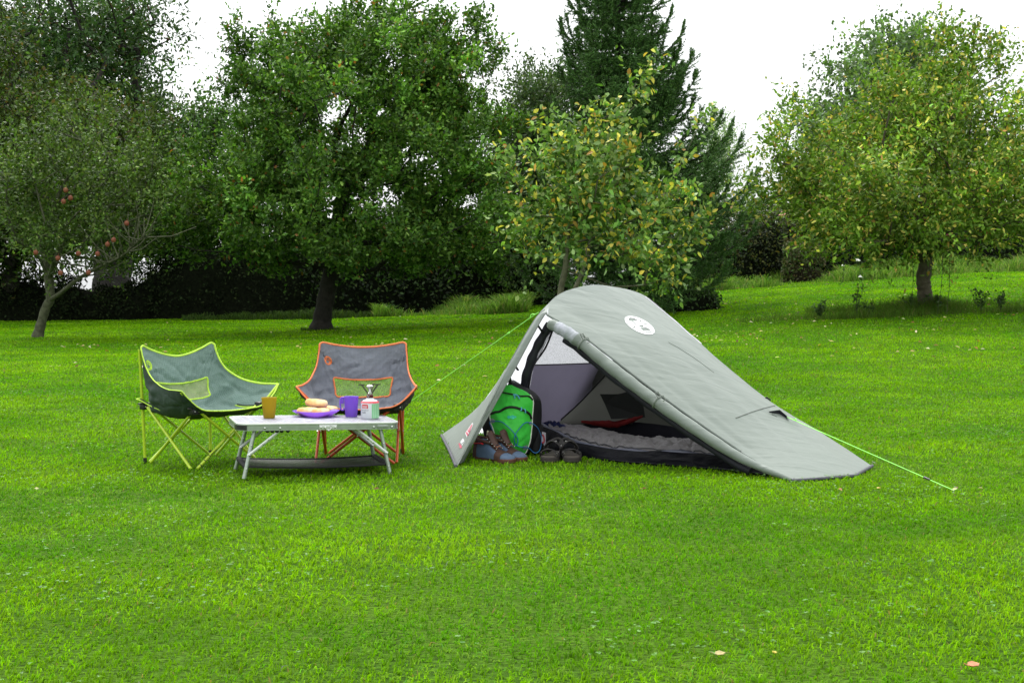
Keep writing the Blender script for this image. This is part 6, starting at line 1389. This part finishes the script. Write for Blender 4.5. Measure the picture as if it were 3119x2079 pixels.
# ================================================================== FOOTWEAR
def boot(label, loc, a, sc=1.0):
    root = thing('boot', label, 'boot', loc, a, 'pair of boots by the backpack'); BLUE = mat('boot_blue', (.055, .09, .15), .7, .2, 14, .3, 50, c2=(.085, .125, .19)); BR = mat('boot_brown', (.055, .026, .018), .6, .25, 24, .4, 60); SOLE = mat('boot_sole', (.085, .035, .022), .6, .25, 24)
    # sections along x (toe +x): x, half width, top z
    XS = [(-.125, .026, .095), (-.11, .036, .112), (-.07, .038, .118), (-.03, .037, .112), (.01, .040, .086), (.05, .046, .066), (.09, .048, .055), (.125, .042, .044), (.145, .026, .034), (.152, .008, .024)]
    Xc = crcurve(XS, 40); n = 20; V = []
    for x, w, zt in Xc:
        for j in range(n):
            q = pi * j / (n - 1); V.append((x, -cos(q) * w * (1 - .18 * max(0, sin(q) - .6)) * (1 if zt < .07 else 1 - .1 * sin(q)), .018 + (zt - .018) * sin(q) ** .62))
    V = [Vector(v) * sc for v in V]
    def sec(i0, i1, j0, j1, off, m, nm, par=root):
        mb = MB(); A_ = np.array([[tuple(V[i * n + j] + Vector((0, V[i * n + j].y, V[i * n + j].z - .04)).normalized() * off) for j in range(j0, j1)] for i in range(i0, i1)]); mb.grid(A_); return mb.build(nm, m, par)
    up = sec(0, 40, 0, n, 0, BLUE, 'upper'); sec(15, 27, 6, 14, .0022, BR, 'lace_panel', up); sec(0, 8, 0, n, .002, BR, 'heel_counter', up); sec(22, 28, 0, 20, .0018, BR, 'eyestay', up)
    sec(33, 40, 0, n, .0018, BLUE, 'toe_cap', up)
    # collar and tongue
    mb = MB(); c = [Vector((-.055 + .062 * cos(q), .036 * sin(q), .112 - .012 * cos(q))) * sc for q in np.linspace(0, 2 * pi, 26)]; mb.tube(c, .0095 * sc, 8); mb.build('collar', BR, root)
    mb = MB(); mb.grid(crgrid([[(.035, -.022, .085), (.040, 0, .094), (.035, .022, .085)], [(.010, -.026, .115), (.016, 0, .126), (.010, .026, .115)], [(-.010, -.028, .150), (-.002, 0, .164), (-.010, .028, .150)], [(-.016, -.024, .152), (-.012, 0, .160), (-.016, .024, .152)], [(-.004, -.020, .115), (.0, 0, .12), (-.004, .02, .115)]], 12, 10) * sc); mb.build('tongue', BR, root)
    mb = MB(); c = crcurve([Vector((-.115, -.028, .118)) * sc, Vector((-.135, 0, .150)) * sc, Vector((-.115, .028, .118)) * sc], 14); mb.grid(np.array([[tuple(p) for p in c], [(-.118 * sc, p[1] * .9, .105 * sc) for p in c]])); mb.build('heel_lining', mat('boot_cream', (.55, .52, .36), .9, .1, 30), root)
    pts = [(-.13, .024), (-.10, .038), (-.04, .036), (.02, .036), (.08, .049), (.125, .046), (.150, .028), (.158, .006)]; cc = crcurve([(x, y, 0) for x, y in pts], 26); ol = [(x * sc, y * sc) for x, y, _ in cc] + [(x * sc, -y * sc) for x, y, _ in cc[::-1]]
    mb = MB(); prism(mb, ol[::-1], 0, .024 * sc); mb.build('sole', SOLE, root, bevel=.004)
    LC = mat('boot_lace', (.20, .09, .055), .8, .2, 50)
    for i in range(5):
        x = .052 - i * .017; z = .074 + i * .012; mb = MB(); w = .021
        for s_ in (-1, 1): mb.tube([Vector((x, -s_ * w, z)) * sc, Vector((x - .006, 0, z + .011)) * sc, Vector((x - .014, s_ * w, z + .008)) * sc], .0026 * sc, 5)
        mb.build('lace', LC, root)
        for s_ in (-1, 1): mb = MB(); mb.sphere(Vector((x, s_ * .024, z - .001)) * sc, .0032 * sc, 6); mb.build('eyelet', STEEL, root)
    mb = MB(); mb.tube(crcurve([Vector((-.118, -.026, .09)) * sc, Vector((-.05, -.042, .098)) * sc, Vector((-.03, -.043, .095)) * sc], 8), .008 * sc, 6, flat=.4); mb.build('red_tab', mat('crimson_tab', (.55, .015, .02), .5), root)
p = G((1340 + 760 / 5.115) / K, (1140 + 1375 / 5.115) / K)
boot('blue and brown laced boot nearest the tent panel, partly hiding its partner', (p.x + .018, p.y + .075, .0), radians(-42), .95)
boot('blue and brown laced boot behind its partner, against the green backpack', (p.x + .082, p.y + .148, .0), radians(-44), .95)

def sandal(label, loc, a, mir=1):
    root = thing('sandal', label, 'sandal', loc, a, 'pair of sandals in the tent doorway'); ST = mat('sandal_strap', (.028, .025, .024), .75, .35, 30, .4, 70); FB = mat('footbed', (.085, .075, .06), .8, .25, 24); SO = mat('sandal_sole', (.04, .033, .03), .8, .2, 30); TR = mat('sandal_trim', (.30, .29, .28), .6)
    cc = crcurve([(-.125, .018, 0), (-.10, .034, 0), (-.03, .033, 0), (.04, .044, 0), (.10, .047, 0), (.135, .030, 0), (.145, .008, 0)], 24); ol = [(x, y * 1.05) for x, y, _ in cc] + [(x, -y) for x, y, _ in cc[::-1]]
    mb = MB(); prism(mb, ol[::-1], 0, .026); mb.build('sole', SO, root, bevel=.004); mb = MB(); prism(mb, [(x * .95, y * .93) for x, y in ol[::-1]], .0262, .0295); mb.build('footbed', FB, root, bevel=.002)
    def strap(nm, p, w, m=ST, t=.004):
        c = crcurve(p, 20); T = rows_norm(np.gradient(c, axis=0)); o = []; i_ = []
        ax = np.array([1.0, 0, .25])
        N_ = rows_norm(np.cross(T, ax)); N_ = N_ * np.where(N_[:, 2:3] < -.01, -1, 1); A_ = np.stack([c - ax * w / 2, c - ax * w / 2 * .9 + N_ * t, c + N_ * t * 1.2, c + ax * w / 2 * .9 + N_ * t, c + ax * w / 2, c - ax * w / 2]); mb = MB(); mb.grid(A_); return mb.build(nm, m, root)
    strap('toe_strap', [(.085, -.047, .022), (.088, -.042, .045), (.092, 0, .060), (.085, .042, .045), (.082, .048, .022)], .034)
    strap('toe_strap', [(.040, -.046, .022), (.060, -.042, .048), (.078, -.01, .062), (.100, .03, .048), (.110, .042, .026)], .018)
    strap('instep_strap', [(.000, -.038, .022), (.0, -.042, .060), (.006, 0, .092), (.0, .042, .060), (.0, .038, .022)], .048)
    b = strap('buckle_strap', [(-.004, -.044, .052), (.006, -.024, .088), (.010, 0, .0965), (.006, .024, .088), (-.002, .040, .060)], .020, mat('sandal_strap2', (.035, .033, .03), .7, .3, 40))
    mb = MB(); mb.box((.012, .014 * mir, .0965), (.016, .018, .003), rot=Matrix.Rotation(.1, 3, 'Y')); mb.build('logo_patch', TR, b)
    mb = MB(); mb.tube(crcurve([(-.01, -.040, .055), (-.07, -.038, .075), (-.118, -.02, .090), (-.128, 0, .096), (-.118, .02, .090), (-.07, .038, .075), (-.01, .040, .055)], 36), .0085, 8, flat=.5); mb.build('heel_strap', ST, root)
    for s_ in (-1, 1):
        mb = MB(); mb.tube(crcurve([(-.08, s_ * .036, .024), (-.06, s_ * .040, .05), (-.05, s_ * .038, .074)], 8), .008, 6, flat=.5); mb.build('side_strap', ST, root)
        mb = MB(); mb.tube([(-.012, s_ * .043, .058), (-.004, s_ * .045, .066), (-.012, s_ * .041, .074)], .0025, 5); mb.build('buckle', TR, root)
        mb = MB(); mb.tube([(.068, s_ * .048, .03), (.078, s_ * .044, .050), (.104, s_ * .040, .046)], .0016, 5); mb.build('strap_stitch', TR, root)
p = G((1340 + 1740 / 5.115) / K, (1140 + 1375 / 5.115) / K); sandal('dark strappy sandal on the left of its pair, toe towards the camera', (p.x + .01, p.y + .12, .004), radians(-103), 1)
p = G((1340 + 2030 / 5.115) / K, (1140 + 1375 / 5.115) / K); sandal('dark strappy sandal on the right of its pair, toe towards the camera', (p.x, p.y + .12, .004), radians(-84), -1)
